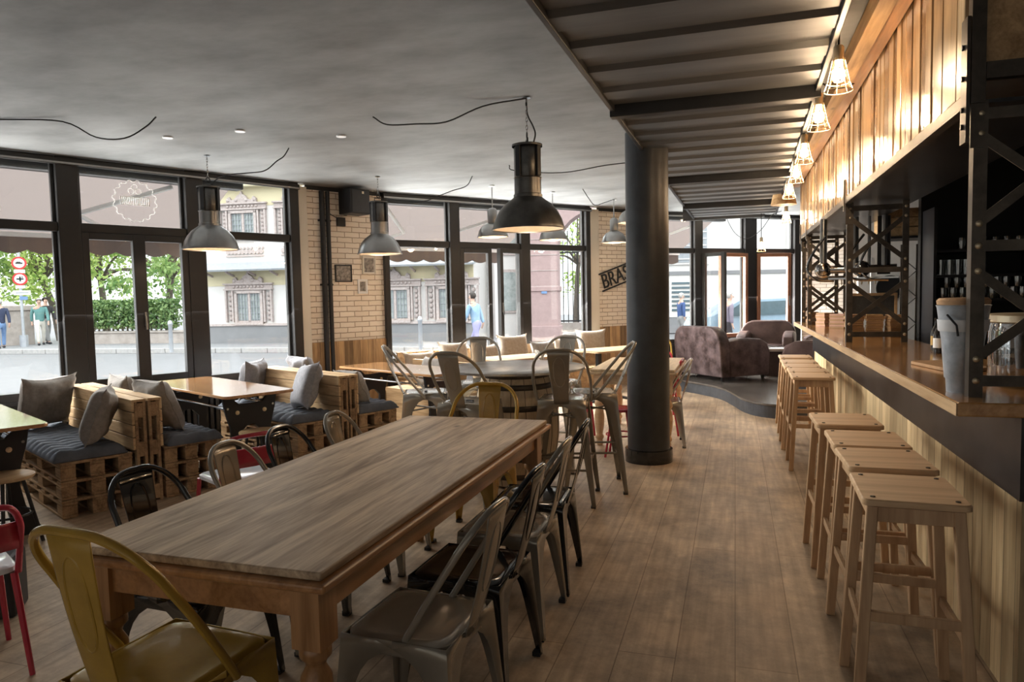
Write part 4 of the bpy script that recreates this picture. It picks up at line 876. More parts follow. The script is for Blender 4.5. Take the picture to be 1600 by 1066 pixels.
def mat_cushion(u0, u1, v0, v1, label, z=.401, drop=0, seed=1):
    w_ = u1-u0; l_ = v1-v0; nx, ny = 26, int(26*l_/w_); rnd = random.Random(seed); m = MB(); T = []; Bt = []
    for i in range(nx+1):
        rowt = []; rowb = []
        for j in range(ny+1):
            fx, fy = i/nx, j/ny; x = -w_/2+w_*fx; y = -l_/2+l_*fy; e = min(fx, 1-fx)*w_; f = min(fy, 1-fy)*l_; ed = min(1, (min(e, f)/.05))**.5
            q = (abs(sin(pi*fy*l_/.115)))**.5; q2 = (abs(sin(pi*fx*w_/.16)))**.5
            h = .012+.066*ed*(.40+.60*q*(.65+.35*q2))+.006*noise.noise(Vector((x*7, y*7, seed)))
            rowt.append((x, y, z+h)); rowb.append((x, y, z))
        T.append(rowt); Bt.append(rowb)
    m.loft(T, cap=False, closed=False); m.loft(Bt, cap=False, closed=False)
    ed = lambda R: [R[0][j] for j in range(ny+1)]+[R[i][ny] for i in range(1, nx+1)]+[R[nx][j] for j in range(ny-1, -1, -1)]+[R[i][0] for i in range(nx-1, 0, -1)]
    m.loft([ed(T), ed(Bt)], cap=False)
    bmesh.ops.remove_doubles(m.bm, verts=m.bm.verts, dist=.0004)
    o = m.build('seat_cushion', 'mat', smooth=True, ang=80); c_ = la((u0+u1)/2, (v0+v1)/2); return one(o, label, 'cushion', c_, TA)
mat_cushion(-3.31, -2.83, .57, 2.15, 'charcoal quilted seat pad on the left pallet bench beside the near booth table', seed=1)
mat_cushion(-2.55, -2.13, .57, 2.2, 'charcoal quilted seat pad on the bench left of the middle booth table', seed=2)
mat_cushion(-1.46, -1.0, .57, 2.09, 'charcoal quilted seat pad on the bench right of the middle booth table', seed=3)
mat_cushion(-.74, -.27, .57, 2.10, 'dark quilted seat pad on the bench left of the table below the picture frames', seed=4)
def pillow(loc, rz, tilt, label, w_=.44, h=.42, th=.17, mat='pillow', seed=1, roll=0):
    n = 16; m = MB(); F_ = []; Bk = []
    for i in range(n+1):
        a = []; b = []
        for j in range(n+1):
            x, y = i/n*2-1, j/n*2-1; r = (1-x**4)*(1-y**4); t_ = th/2*r**.55; pin = 1-.17*(1-abs(x)**2.5)*abs(y)**5; pin2 = 1-.17*(1-abs(y)**2.5)*abs(x)**5
            nz = noise.noise(Vector((x*1.6+seed*3.1, y*1.6, seed)))*.5+noise.noise(Vector((x*4+seed, y*3, seed*2)))*.25+.10*sin(9*(x*cos(seed)+y*sin(seed))+3*x*y)*max(0, 1-r)
            X = x*w_/2*(pin2+.0); Z = y*h/2*pin; d_ = t_*(1+.5*nz)+.004; off = .03*nz
            a.append((X, -d_+off, Z)); b.append((X, d_+off, Z))
        F_.append(a); Bk.append(b)
    m.loft(F_, cap=False, closed=False); m.loft(Bk, cap=False, closed=False)
    ed = lambda R: [R[0][j] for j in range(n+1)]+[R[i][n] for i in range(1, n+1)]+[R[n][j] for j in range(n-1, -1, -1)]+[R[i][0] for i in range(n-1, 0, -1)]
    m.loft([ed(F_), ed(Bk)], cap=False)
    o = m.build('pillow', mat, smooth=True, ang=70); o.location = loc; o.rotation_euler = (Matrix.Rotation(rz, 3, 'Z') @ Matrix.Rotation(tilt, 3, 'X') @ Matrix.Rotation(roll, 3, 'Y')).to_euler()
    sm = MB(); q = ed([[(Vector(F_[i][j])+Vector(Bk[i][j]))/2 for j in range(n+1)] for i in range(n+1)]); sm.tube(q, .004, 5, closed=True); sm.build('piping', mat, o, smooth=True)
    return tag(o, label, 'pillow')
def pil(u, v, z, rz, tilt, label, **k): return pillow(la(u, v, z), rz, tilt, label, **k)
# pillow faces local -y; rotate relative to the wall
pil(-3.02, .80, .69, TA-pi/2-radians(62), radians(-14), 'large taupe pillow against the window end of the left bench', w_=.52, h=.46, seed=1)
pil(-2.95, 1.93, .68, TA-pi/2-radians(22), radians(-20), 'crumpled taupe pillow leaning on the near end of the left bench back', w_=.42, h=.44, seed=2)
pil(-2.40, .86, .66, TA+pi/2, radians(-18), 'taupe pillow peeking over the first pallet backrest at the window', w_=.42, h=.44, seed=3)
pil(-2.45, 1.75, .68, TA+pi/2+radians(10), radians(-22), 'taupe pillow with a corner fold behind the first pallet backrest', w_=.44, h=.46, seed=4)
pil(-1.13, .72, .69, TA-pi/2-radians(50), radians(-12), 'slate grey pillow at the window end of the middle bench', w_=.46, h=.42, mat='pillow2', seed=5)
pil(-1.12, 1.78, .69, TA-pi/2-radians(14), radians(-20), 'slate grey pillow standing near the open end of the middle bench', w_=.42, h=.46, mat='pillow2', seed=6, roll=radians(-8))
pil(-.60, .85, .70, TA+pi/2, radians(-16), 'grey pillow showing above the middle bench back by the window post', w_=.42, h=.44, mat='pillow2', seed=7)
pil(-.62, 1.80, .64, TA+pi/2+radians(8), radians(-26), 'beige-grey pillow behind the middle bench back, under the table edge', w_=.36, h=.36, seed=8)
# long bench below the middle windows
bb = root('wall_bench', 'long pale wooden wall bench below the middle windows, lined with pillows', 'bench', onw(WB, .05), WB[3])
MB().box(0, 3.5, -.60, -.12, .36, .40).build('seat', 'backwood', bb, bevel=.004); MB().box(0, 3.5, -.58, -.55, 0, .36).build('front_board', 'backwood', bb)
MB().box(0, 3.5, -.12, -.085, .36, .76).box(0, 3.5, -.13, -.075, .76, .785).build('backrest', 'backwood', bb, bevel=.004)
def pw(s, out, z, label, ang=0, tilt=-18, **k): p = onw(WB, s, -out, z); return pillow(p, WB[3]+radians(ang), radians(tilt), label, **k)
pw(.28, .36, .60, 'beige pillow at the left end of the long wall bench', 6, mat='pillow3', seed=11, w_=.5)
pw(.82, .30, .70, 'beige pillow under the post of the middle windows', -6, mat='pillow3', seed=12, w_=.45)
pw(1.32, .32, .64, 'beige pillow right of the post of the middle windows, behind the tall chair splat', 5, mat='pillow3', seed=13, w_=.5)
pw(1.82, .28, .74, 'upright pale beige pillow in the centre of the long wall bench', -4, -12, mat='pillow3', seed=14, w_=.52, h=.44)
pw(2.34, .34, .64, 'grey beige pillow right of the upright one on the wall bench', 8, mat='pillow', seed=15, w_=.46)
pw(2.80, .32, .66, 'beige pillow behind the far right tall chair', 0, mat='pillow3', seed=16, w_=.46)
pw(3.32, .26, .76, 'beige pillow at the right end of the long wall bench by the brick pier', -20, -8, mat='pillow3', seed=17, w_=.52, h=.42)
# side bench beyond the table below the frames
sb = root('wall_bench', 'short pale wooden bench with pillows to the right of the picture-frame table', 'bench', la(.92, 1.5), TA)
MB().box(-.25, .2, -.9, .9, .36, .40).build('seat', 'backwood', sb); MB().box(-.24, .2, -.89, -.86, 0, .36).box(-.24, -.21, -.86, .89, 0, .36).build('front_board', 'backwood', sb)
MB().box(.2, .24, -.9, .9, .30, .72).build('backrest', 'backwood', sb, bevel=.004)
pil(.93, 1.25, .60, TA-pi/2, radians(-22), 'dark taupe pillow lying low on the short bench right of the picture-frame table', w_=.5, h=.4, seed=21)
pil(.95, 2.05, .60, TA-pi/2, radians(-20), 'pale grey pillow on the near end of the short bench, behind the tall chair', w_=.42, h=.4, mat='pillow2', seed=22)
# radiators under the left windows
def radiator(s0, s1, label):
    t = root('radiator', label, 'radiator', onw(WA, s0, -.20), TA); L = s1-s0; n = int(L/.06); m = MB()
    for i in range(n): m.box(i*L/n+.008, (i+1)*L/n-.012, -.06, .06, .12, .56)
    m.build('fins', 'black', t, bevel=.008); MB().tube([(0, 0, .16), (L, 0, .16)], .018, 8).tube([(0, 0, .52), (L, 0, .52)], .018, 8).build('pipes', 'black', t, smooth=True)
    for x in (.1, L-.1): MB().box(x-.02, x+.02, -.04, .04, 0, .14).build('foot', 'black', t)
radiator(-1.4, .35, 'black ribbed radiator below the far left window'); radiator(.75, 2.6, 'black ribbed radiator behind the middle booth table')

# ------------------------------------------------------------------ column and corrugated container roof
cl = root('column', 'thick round black column standing between the tables and the bar aisle', 'column', (-.745, 6.37, 0))
MB().lathe([(.187, .10), (.187, H-.004)], 48).build('shaft', 'column', cl, smooth=True)
MB().lathe([(.212, 0), (.215, .06), (.212, .115), (.19, .12)], 48).build('base_collar', 'blackgloss', cl, smooth=True, ang=50)
def contx(y): return -.835+.0175*(y-2.2), .455+.0185*(y-3)
def cont_seg(y0, y1, n):
    m = MB(); pr = []; per = (y1-y0)/n; zt, zb = 2.775, 2.752
    for i in range(n):
        a = y0+i*per; pr += [(a+.02, zb), (a+per*.5-.02, zb), (a+per*.5+.02, zt), (a+per-.02, zt)]
    A = [(contx(y)[0], y, z) for y, z in pr]; B = [(contx(y)[1], y, z) for y, z in pr]
    A2 = [(contx(y)[0], y, z+.04) for y, z in pr]; B2 = [(contx(y)[1], y, z+.04) for y, z in pr]
    m.loft([A, B], cap=False, closed=False).loft([A2, B2], cap=False, closed=False); return m
k = 0
for y0, y1, n in ((-1.2, 1.9, 8), (1.9, 4.82, 7), (4.92, 7.98, 8), (8.06, 10.4, 6), (10.48, 12.3, 5)):
    struct(cont_seg(y0, y1, n).build('trim_6', 'container', solid=.003))
for y in (4.87, 8.02, 10.44):
    a, b_ = contx(y); struct(MB().box(a-.02, b_+.02, y-.045, y+.045, 2.70, 2.83).build('trim_7', 'black', bevel=.006))
for j in (0, 1):
    m = MB().beam((contx(-1.2)[j], -1.2, 2.80), (contx(12.3)[j], 12.3, 2.80), .03, .13); struct(m.build('trim_7', 'frame' if j == 0 else 'black', bevel=.004))
struct(MB().box(-.84, .46, 12.28, 12.33, 2.72, H).build('trim_7', 'container'))
# ceiling strip between container and fascia
struct(MB().box(.62, .70, -1, 11.6, 2.80, 2.90).build('trim_8', 'crate')); struct(MB().box(.71, .79, -1, 9.9, 2.84, 2.915).build('trim_8', 'tablebase'))

# ------------------------------------------------------------------ bar
bar = root('bar_counter', 'long bar with varnished wooden top, black steel apron and knotty pine cladding', 'bar counter', (0, 0, 0))
MB().box(.742, 1.34, 2.8, 9.95, 1.05, 1.10).build('countertop', 'counter', bar, bevel=.006)
MB().box(.738, .7418, 2.8, 9.95, 1.052, 1.097).build('front_edge', 'countedge', bar)
MB().box(1.35, 3.2, 2.8, 3.5, 1.05, 1.10).build('countertop_return', 'counter', bar, bevel=.006)
MB().box(.935, .95, 2.8, 9.6, .76, 1.049).build('apron_panel', 'apron', bar); MB().box(.951, 3.2, 2.802, 2.815, .76, 1.049).build('apron_panel', 'apron', bar)
MB().box(.955, .98, 2.84, 9.6, 0, .759).build('cladding', 'clad', bar); MB().box(.981, 3.2, 2.85, 2.88, 0, .759).build('end_cladding', 'panel', bar)
MB().box(.945, .99, 9.6, 9.64, 0, 1.049).build('end_post', 'black', bar)

def truss(y, label, x0=.815, x1=1.24, z0=1.1, z1=2.165, w_=.045):
    t = root('lattice_post', label, 'steel post', (0, y, z0)); zt = z1-z0
    for x, sg in ((x0, 1), (x1, -1)):
        m = MB().box(x, x+sg*w_, -.004, 0, 0, zt).box(x, x+sg*.004, -.0001, w_, 0, zt); p_ = m.build('upright', 'rust', t)
        for z in (.06, .14, .46, .55, .63, .95, 1.02): MB().sphere((x+sg*.022, -.007, z), .0125, (1, .6, 1), 10, 6).build('rivet', 'brass', p_, smooth=True)
    e = .02
    for a, b_ in (((x0+e, .14), (x1-e, .46)), ((x0+e, .46), (x1-e, .14)), ((x0+e, .63), (x1-e, .95)), ((x0+e, .95), (x1-e, .63))):
        MB().beam((a[0], .004 if a[1] < b_[1] else .009, a[1]), (b_[0], .004 if a[1] < b_[1] else .009, b_[1]), .005, .035, up=(0, 0, 1)).build('brace', 'rust', t)
    for z in (.06, .55, 1.02): MB().box(x0+e, x1-e, .001, .006, z-.02, z+.02).build('crossbar', 'rust', t)
    MB().box(x0-.012, x0+.03, -.012, -.004, .90, 1.22).build('gusset_plate', 'rust', t)
    return t
tr = truss(2.95, 'riveted steel lattice post at the near end of the bar top, largest of them')
def trd(y, label): r = dup(tr, (0, y, 1.1)); r['label'] = label; return r
trd(5.95, 'riveted lattice post standing midway on the bar, in front of the chalkboard'); trd(8.96, 'lattice post near the far end of the bar, behind the left box stacks'); trd(9.72, 'last lattice post at the far end of the bar top')
# overhead cabinet: individually toned boards, steel angle rail, dark soffit
fc = root('overhead_fascia', 'board-clad overhead fascia running above the whole bar', 'cabinet', (0, 0, 0))
rnd = random.Random(4); y = 3.02; i = 0
while y < 9.8:
    w_ = rnd.choice((.075, .09, .10, .12)); dx = rnd.uniform(-.004, .006); MB().box(.80+dx, .822+dx, y+.0015, min(y+w_, 9.84)-.0015, 2.205, 2.91)\
        .build('board', rnd.choice(('fascia', 'fascia2', 'fascia', 'fascia3')), fc, bevel=.003, seg=1); y += w_; i += 1
MB().box(.795, .835, 2.97, 9.85, 2.155, 2.162).box(.795, .800, 2.97, 9.85, 2.1625, 2.203).build('steel_rail', 'rust', fc); MB().box(.79, .83, 3.0, 9.85, 2.912, 2.918).build('steel_rail', 'rust', fc)
MB().box(.836, 1.30, 2.99, 9.83, 2.165, 2.178).build('soffit', 'apron', fc); MB().box(1.27, 1.30, 2.99, 9.83, 2.178, 2.24).build('rear_rail', 'rust', fc)
MB().box(.80, .845, 2.93, 2.975, 2.155, 2.915).build('corner_post', 'rust', fc); MB().box(.85, 3.2, 2.975, 2.99, 2.30, 2.91).build('end_board', 'crate', fc); MB().box(.85, 3.2, 2.94, 2.98, 2.24, 2.298).build('end_rail', 'rust', fc)
for y in (5.95, 8.96, 9.72): MB().box(.788, .796, y-.03, y+.03, 2.10, 2.34).build('bracket', 'rust', fc)
MB().box(.785, .796, 2.93, 3.0, 2.02, 2.46).build('bracket', 'rust', fc)
for z in (2.08, 2.14, 2.25, 2.36): MB().lathe([(.010, 0), (.010, .008)], 6, (.785, 2.965, z), axis=(-1, 0, 0)).build('bolt', 'black', fc)

# cage lamps
MT['bulb'] = emit('lit_bulb', (1, .74, .45), 40)
def cage_lamp(x, y, z, label, power=9, rot=0, light=True):
    t = root('cage_lamp', label, 'lamp', (x, y, z), rot, 'cage lamps above the bar stools')
    MB().lathe([(.024, .075), (.026, .14), (.018, .15)], 14).build('socket', 'brass', t, smooth=True); MB().tube([(0, 0, .15), (0.0, 0, max(.16, 2.905-z))], .006, 6).build('stem', 'black', t)
    MB().lathe([(.0, -.035), (.022, -.028), (.032, -.005), (.029, .02), (.017, .05), (.016, .075)], 14).build('bulb', 'bulb', t, smooth=True)
    m = MB()
    for k in range(8): a = 2*pi*k/8; m.tube([(cos(a)*.028, sin(a)*.028, .09), (cos(a)*.052, sin(a)*.052, -.03), (cos(a)*.068, sin(a)*.068, -.075)], .0022, 4)
    for r, zz in ((.040, .03), (.054, -.035), (.068, -.075)): m.tube([(cos(2*pi*k/18)*r, sin(2*pi*k/18)*r, zz) for k in range(18)], .0026, 4, closed=True)
    m.build('wire_cage', 'brass', t)
    if light:
        L = bpy.data.lights.new('bulb_light', 'POINT'); L.energy = power; L.color = (1, .71, .44); L.shadow_soft_size = .025; lo = bpy.data.objects.new('bulb_light', L); COL.objects.link(lo); lo.location = (0, 0, -.062); lo.parent = t
    return t
for x, y, lab in ((.50, 3.98, 'lit caged bulb nearest the camera above the bar stools'), (.50, 4.87, 'second lit caged bulb from the camera above the bar stools'), (.52, 6.08, 'third lit caged bulb from the camera, above the gap between stool groups'), (.54, 7.12, 'fourth lit caged bulb from the camera above the bar stools'), (.56, 8.28, 'fifth lit caged bulb from the camera, above the far stools')):
    cage_lamp(x, y, 2.585, lab, 9)
cage_lamp(.66, 10.3, 2.50, 'lit caged bulb at the lounge end of the bar, below the brown hood', 6)
cage_lamp(.40, 12.0, 2.22, 'small hanging bulb in front of the right lounge window', 3)
struct(MB().lathe([(.16, 2.62), (.10, 2.90)], 20, (.60, 9.85, 0)).build('trim_9', 'crate', smooth=True))

# bar stools
sp = root('bar_stool', '', 'bar stool')
MB().loft([rrect(.158, .188, .025, .762), rrect(.165, .195, .025, .766), rrect(.165, .195, .025, .783), rrect(.160, .190, .022, .788)]).build('seat', 'stoolseat', sp, smooth=True, ang=35)
for sx_ in (-1, 1):
    for sy_ in (-1, 1):
        MB().beam((sx_*.130, sy_*.158, .762), (sx_*.175, sy_*.200, 0), .036, .030, up=(0, 1, 0)).build('leg', 'stool', sp, bevel=.003, seg=1)
        MB().lathe([(.009, 0), (.008, .004), (0, .005)], 12, (sx_*.128, sy_*.155, .787), cap=False).build('bolt', 'rust', sp, smooth=True)
for s_ in (-1, 1):
    MB().box(s_*.130-.009, s_*.130+.009, -.15, .15, .705, .761).build('apron_rail', 'stool', sp, bevel=.002, seg=1); MB().box(-.118, .118, s_*.158-.009, s_*.158+.009, .705, .761).build('apron_rail', 'stool', sp, bevel=.002, seg=1)
    MB().box(s_*.157-.009, s_*.157+.009, -.168, .168, .30, .335).build('stretcher', 'stool', sp, bevel=.002, seg=1); MB().box(-.14, .14, s_*.181-.009, s_*.181+.009, .36, .395).build('stretcher', 'stool', sp, bevel=.002, seg=1)
GS = 'pale wooden bar stools along the bar'
for k_, (x, y, rz, lab) in enumerate(((.585, 2.80, -.03, 'pale wooden bar stool nearest the camera, its whole seat in view'), (.60, 3.28, .02, 'pale wooden bar stool second from the camera along the bar'), (.60, 3.71, .0, 'pale wooden bar stool third from the camera along the bar'), (.58, 4.25, .02, 'pale wooden bar stool fourth from the camera, last of the near group'),
        (.62, 6.44, .0, 'nearest bar stool of the far group of five'), (.625, 6.86, .0, 'second bar stool of the far group of five'), (.61, 7.27, .0, 'middle bar stool of the far group of five'), (.62, 7.71, .01, 'fourth bar stool of the far group, next to last'), (.63, 8.30, .0, 'farthest bar stool, beside the lounge step'))):
    r = sp if k_ == 0 else dup(sp); r.location = (x, y, 0); r.rotation_euler = (0, 0, rz); r['label'] = lab; r['group'] = GS

# on the bar
bk = root('bucket', 'tall galvanised bucket with a cork lid at the near corner of the bar', 'bucket', (.835, 3.10, 1.1))
MB().lathe([(.052, 0), (.055, .05), (.060, .055), (.072, .2), (.088, .325), (.092, .335), (.088, .33), (.07, .2), (.05, .06), (.0, .02)], 28, cap=False).build('body', 'galv', bk, smooth=True, ang=50)
MB().lathe([(.081, .235), (.084, .24), (.086, .275), (.087, .28)], 28, cap=False).build('embossed_band', 'bucketband', bk, smooth=True)
MB().lathe([(.0, .336), (.088, .337), (.090, .352), (.080, .362), (0, .364)], 28, cap=False).build('lid', 'cork', bk, smooth=True)
MB().tube([(-.07, -.062, .30), (-.045, -.09, .26), (-.04, -.09, .22)], .004, 6).build('handle', 'black', bk, smooth=True)
vt = root('glass_jar', 'wide glass jar with metal rims behind the near lattice post', 'jar', (1.18, 3.34, 1.101))
MB().lathe([(.0, .003), (.17, .004), (.185, .03), (.185, .22), (.175, .26), (.172, .26), (.18, .22), (.18, .03), (.0, .008)], 36, cap=False).build('body', 'drink', vt, smooth=True)
MB().lathe([(.182, .255), (.19, .26), (.19, .285), (.182, .29), (0, .292)], 36).build('rim', 'brass', vt, smooth=True)
p0 = (1.03, 4.05); one(MB().loft([rrect(.11, .20, .05, 1.101), rrect(.11, .20, .05, 1.118)]).build('serving_board', 'cork', bevel=.003), 'flat wooden serving board lying on the bar beside the bucket', 'board', (p0[0], p0[1], 0), .2)
for k_, (x, y, lab, lm) in enumerate(((1.22, 4.75, 'dark bottle with an ochre label on the bar, right of two others', 'label'), (1.20, 4.92, 'dark bottle with a pale label behind the serving board', 'paper'), (1.24, 5.15, 'short dark bottle nearest the middle lattice post', 'label'))):
    t = root('bottle', lab, 'bottle', (x, y, 1.1), 0, 'bottles on the bar top'); MB().lathe([(.0, 0), (.032, .002), (.033, .11), (.028, .135), (.012, .165), (.012, .20), (.014, .21), (.0, .212)], 18, cap=False).build('glass_body', 'bottle', t, smooth=True); MB().lathe([(.0338, .035), (.0338, .095)], 18, cap=False).build('label', lm, t, smooth=True)
ORD = ['lowest', 'second lowest', 'third lowest', 'fourth lowest', 'fifth lowest', 'sixth lowest', 'seventh lowest', 'eighth lowest', 'ninth lowest', 'topmost']
def box_stack(x, y, n, w_, l_, rz, group, lab, mats_, th=.019):
    rnd = random.Random(int(x*100+y*10)); out = [(-l_/2, -w_/2), (l_/2, -w_/2*.8), (l_/2*.92, w_/2*.8), (-l_/2*.9, w_/2)]
    proto = {}
    for i in range(n):
        mt = mats_[i % len(mats_)]
        if mt not in proto:
            o = proto[mt] = MB().prism(out, 'z', 0, th-.001).build('folded_box', mt, bevel=.002, seg=1)
        else: o = dup(proto[mt])
        one(o, lab+', '+(ORD[i] if i < n-1 else 'topmost'), 'box', (x+rnd.uniform(-.004, .004), y+rnd.uniform(-.004, .004), 1.1+i*th), rz+rnd.uniform(-.05, .05), group)
box_stack(.885, 9.12, 8, .15, .10, .2, 'far left box stack', 'folded cardboard box in the leftmost stack on the bar', ['card'])
box_stack(.965, 8.62, 8, .17, .13, .5, 'middle far box stack', 'folded box in the second stack from the left on the bar', ['card2', 'card'])
box_stack(1.06, 8.18, 8, .17, .13, .9, 'right far box stack', 'folded box in the stack just left of the middle lattice post', ['card', 'card2'])
box_stack(.99, 6.75, 10, .20, .12, .1, 'left stack under the chalkboard', 'folded box in the left stack below the chalkboard', ['crate', 'card'])
box_stack(1.135, 6.68, 10, .20, .13, -.1, 'middle stack under the chalkboard', 'folded box in the middle stack below the chalkboard', ['card', 'crate'])
box_stack(1.27, 6.60, 10, .16, .10, .1, 'right stack under the chalkboard', 'folded box in the right stack below the chalkboard', ['crate', 'card'])
cb = root('chalkboard', 'small blackboard in a pale wooden frame above the box stacks on the bar', 'chalkboard', (1.20, 7.15, 1.24), -.15)
MB().box(-.19, .19, 0, .012, .0, .22).build('slate', 'blackboard', cb)
MB().box(-.2, -.175, -.012, -.0005, -.01, .23).box(.175, .2, -.012, -.0005, -.01, .23).box(-.1745, .1745, -.012, -.0005, -.01, .018).box(-.1745, .1745, -.012, -.0005, .205, .23).build('frame', 'crate', cb, bevel=.002)
MB().tube([(-.12, .03, .05), (-.12, .06, -.139)], .01, 6).tube([(.12, .03, .05), (.12, .06, -.139)], .01, 6).build('easel_legs', 'crate', cb)
# beer font hanging from the soffit
bf = root('beer_font', 'polished steel beer font hung on pipes from the soffit with curved hoses', 'beer tap', (1.07, 7.05, 0), -.25)
MB().tube([(-.30, 0, 1.69), (.30, 0, 1.69)], .035, 16).build('manifold', 'chrome', bf, smooth=True)
for x in (-.30, .02): MB().sphere((x, 0, 1.69), .075, (1, 1, 1), 20, 12).build('ball_joint', 'chrome', bf, smooth=True)
for x, r in ((-.30, .032), (-.04, .035), (.08, .014), (.20, .022)): MB().cyl((x, .0, 1.70), (x, .0, 2.16), r, 16).build('riser_pipe', 'alu', bf, smooth=True)
MB().box(.14, .24, .06, .16, 1.64, 2.16).build('black_duct', 'black', bf)
for x in (-.42, -.10, .02):
    MB().tube(crom([(x+.14, -.02, 2.0), (x+.04, -.05, 1.85), (x-.01, -.06, 1.70), (x+.07, -.06, 1.60), (x+.22, -.05, 1.585)], 6), .011, 8).build('hose', 'chrome', bf, smooth=True)
MB().box(-.25, .32, -.05, .03, 1.60, 1.615).build('drip_rail', 'chrome', bf)
for k_ in range(6): MB().cyl((-.14+k_*.055, -.03, 1.55), (-.14+k_*.055, -.03, 1.60), .006, 8).build('tap_nozzle', 'brass', bf)
# back bar: black partition, shelves, glasses
struct(MB().box(1.62, 3.39, 7.32, 7.42, 0, H).build('wall_right', 'wallblack')); struct(MB().box(1.60, 2.35, 10.6, 10.7, 0, H).build('wall_right', 'plaster'))
bs = root('back_shelf', 'black open back-bar shelving holding rows of glasses', 'shelf', (0, 0, 0))
SZ = (1.405, 1.615, 1.83)
for z in SZ: MB().box(1.66, 3.3, 6.92, 7.31, z-.022, z).build('shelf_board', 'black', bs)
for x in (1.645, 2.42, 3.3): MB().box(x-.012, x+.012, 6.92, 7.31, .951, 2.2).build('upright', 'black', bs)
one(MB().box(1.62, 3.3, 6.85, 7.31, .0, .95).build('back_counter', 'black'), 'black back counter below the glass shelves', 'counter')
tk = root('steel_rack', 'perforated steel lattice rack beyond the bar, left of the glass shelves', 'rack', (1.50, 7.5, 0))
for x in (0, .13): MB().box(x-.008, x+.008, -.01, .01, 0, 1.92).build('upright', 'rust', tk)
for k_ in range(6): MB().beam((.0, -.012, .3+k_*.25), (.13, -.012, .425+k_*.25), .008, .008).beam((.13, -.012, .425+k_*.25), (.0, -.012, .55+k_*.25), .008, .008).build('lattice', 'chrome', tk)
one(MB().box(0, .05, 0, .03, 1.0, 1.9).build('lit_door_edge', 'paper'), 'pale door edge catching light beyond the steel rack', 'door', (1.62, 9.8, 0))
t = root('round_tray', 'round black tray hanging on the pale wall behind the middle lattice post', 'tray', (1.98, 10.58, 1.52)); MB().lathe([(0, 0), (.16, 0), (.17, .02), (.165, .022), (.155, .006), (0, .005)], 30, axis=(0, -1, 0), cap=False).build('disc', 'black', t, smooth=True)
gt = root('tumbler', '', 'glass', (0, 0, 0)); gb = MB().lathe([(0, .002), (.026, 0), (.030, .13), (.028, .13), (.0245, .008), (0, .008)], 14, cap=False).build('tumbler', 'drink', smooth=True)
bpy.data.objects.remove(gt)
gs = MB().lathe([(0, .002), (.026, 0), (.033, .06), (.030, .10), (.028, .10), (.031, .06), (.024, .006), (0, .006)], 14, cap=False).build('short_glass', 'drink', smooth=True)
used = set()
def glass(proto, x, y, z, lab, group):
    if proto.name not in used: used.add(proto.name); r = proto
    else: r = proto.copy(); COL.objects.link(r)
    one(r, lab, 'glass', (x, y, z), 0, group)
def row(proto, x0, x1, dx, ys, z, lab, group, jit=.004):
    x = x0; rnd = random.Random(int(z*1000+x0*10))
    N_ = ('first', 'second', 'third', 'fourth', 'fifth', 'sixth', 'seventh', 'eighth', 'ninth', 'tenth', 'eleventh', 'twelfth'); k = 0
    while x < x1:
        for q, y in enumerate(ys): glass(proto, x+rnd.uniform(-jit, jit), y, z, lab+', '+N_[k]+' from the left'+(' in the rear' if q else ''), group)
        x += dx; k += 1
row(gb, 1.70, 2.05, .063, (6.96, 7.04), SZ[1], 'tall tumbler on the middle shelf, left section', 'tumblers middle shelf left')
row(gb, 2.50, 3.20, .066, (6.96, 7.04), SZ[1], 'tumbler on the middle shelf, right section', 'tumblers middle shelf right')
row(gs, 1.72, 2.38, .074, (6.97, 7.06), SZ[0], 'short glass on the lowest shelf, left section', 'glasses lowest shelf left')
row(gs, 1.75, 2.36, .074, (6.97,), SZ[0]+.101, 'glass stacked on another, lowest shelf, left section', 'upper glasses lowest shelf left')
row(gs, 2.50, 3.10, .10, (6.97,), SZ[0], 'short glass on the lowest shelf, right section', 'glasses lowest shelf right')
row(gs, 1.85, 2.38, .085, (6.97,), SZ[2], 'short glass on the top shelf, left section', 'glasses top shelf left')
row(gs, 2.50, 3.05, .085, (6.97,), SZ[2], 'short glass on the top shelf, right section', 'glasses top shelf right')
# crates on a high shelf behind
hs = root('high_shelf', 'dark high shelf behind the bar carrying wooden crates', 'shelf', (0, 0, 0)); MB().box(1.32, 1.95, 7.5, 7.95, 1.98, 2.0).build('board', 'black', hs)
for x in (1.34, 1.93): MB().box(x-.01, x+.01, 7.55, 7.57, 2.0, H-.002).build('hanger', 'black', hs)
for k_, x in enumerate((1.42, 1.63, 1.84)):
    t = root('wooden_crate', ('wooden crate at the left end of the high shelf', 'wooden crate in the middle of the high shelf', 'wooden crate at the right end of the high shelf')[k_], 'crate', (x, 7.7, 2.0), 0, 'crates on the high shelf')
    MB().box(-.095, .095, -.15, .15, 0, .012).build('bottom', 'crate', t)
    for q in range(3):
        MB().box(-.095, .095, -.16, -.15, .005+q*.09, .085+q*.09).build('slat', 'crate', t); MB().box(-.095, .095, .15, .16, .005+q*.09, .085+q*.09).build('slat', 'crate', t)
    for s_ in (-1, 1): MB().box(s_*.095, s_*.085, -.149, .149, .0125, .265).build('side', 'crate', t)

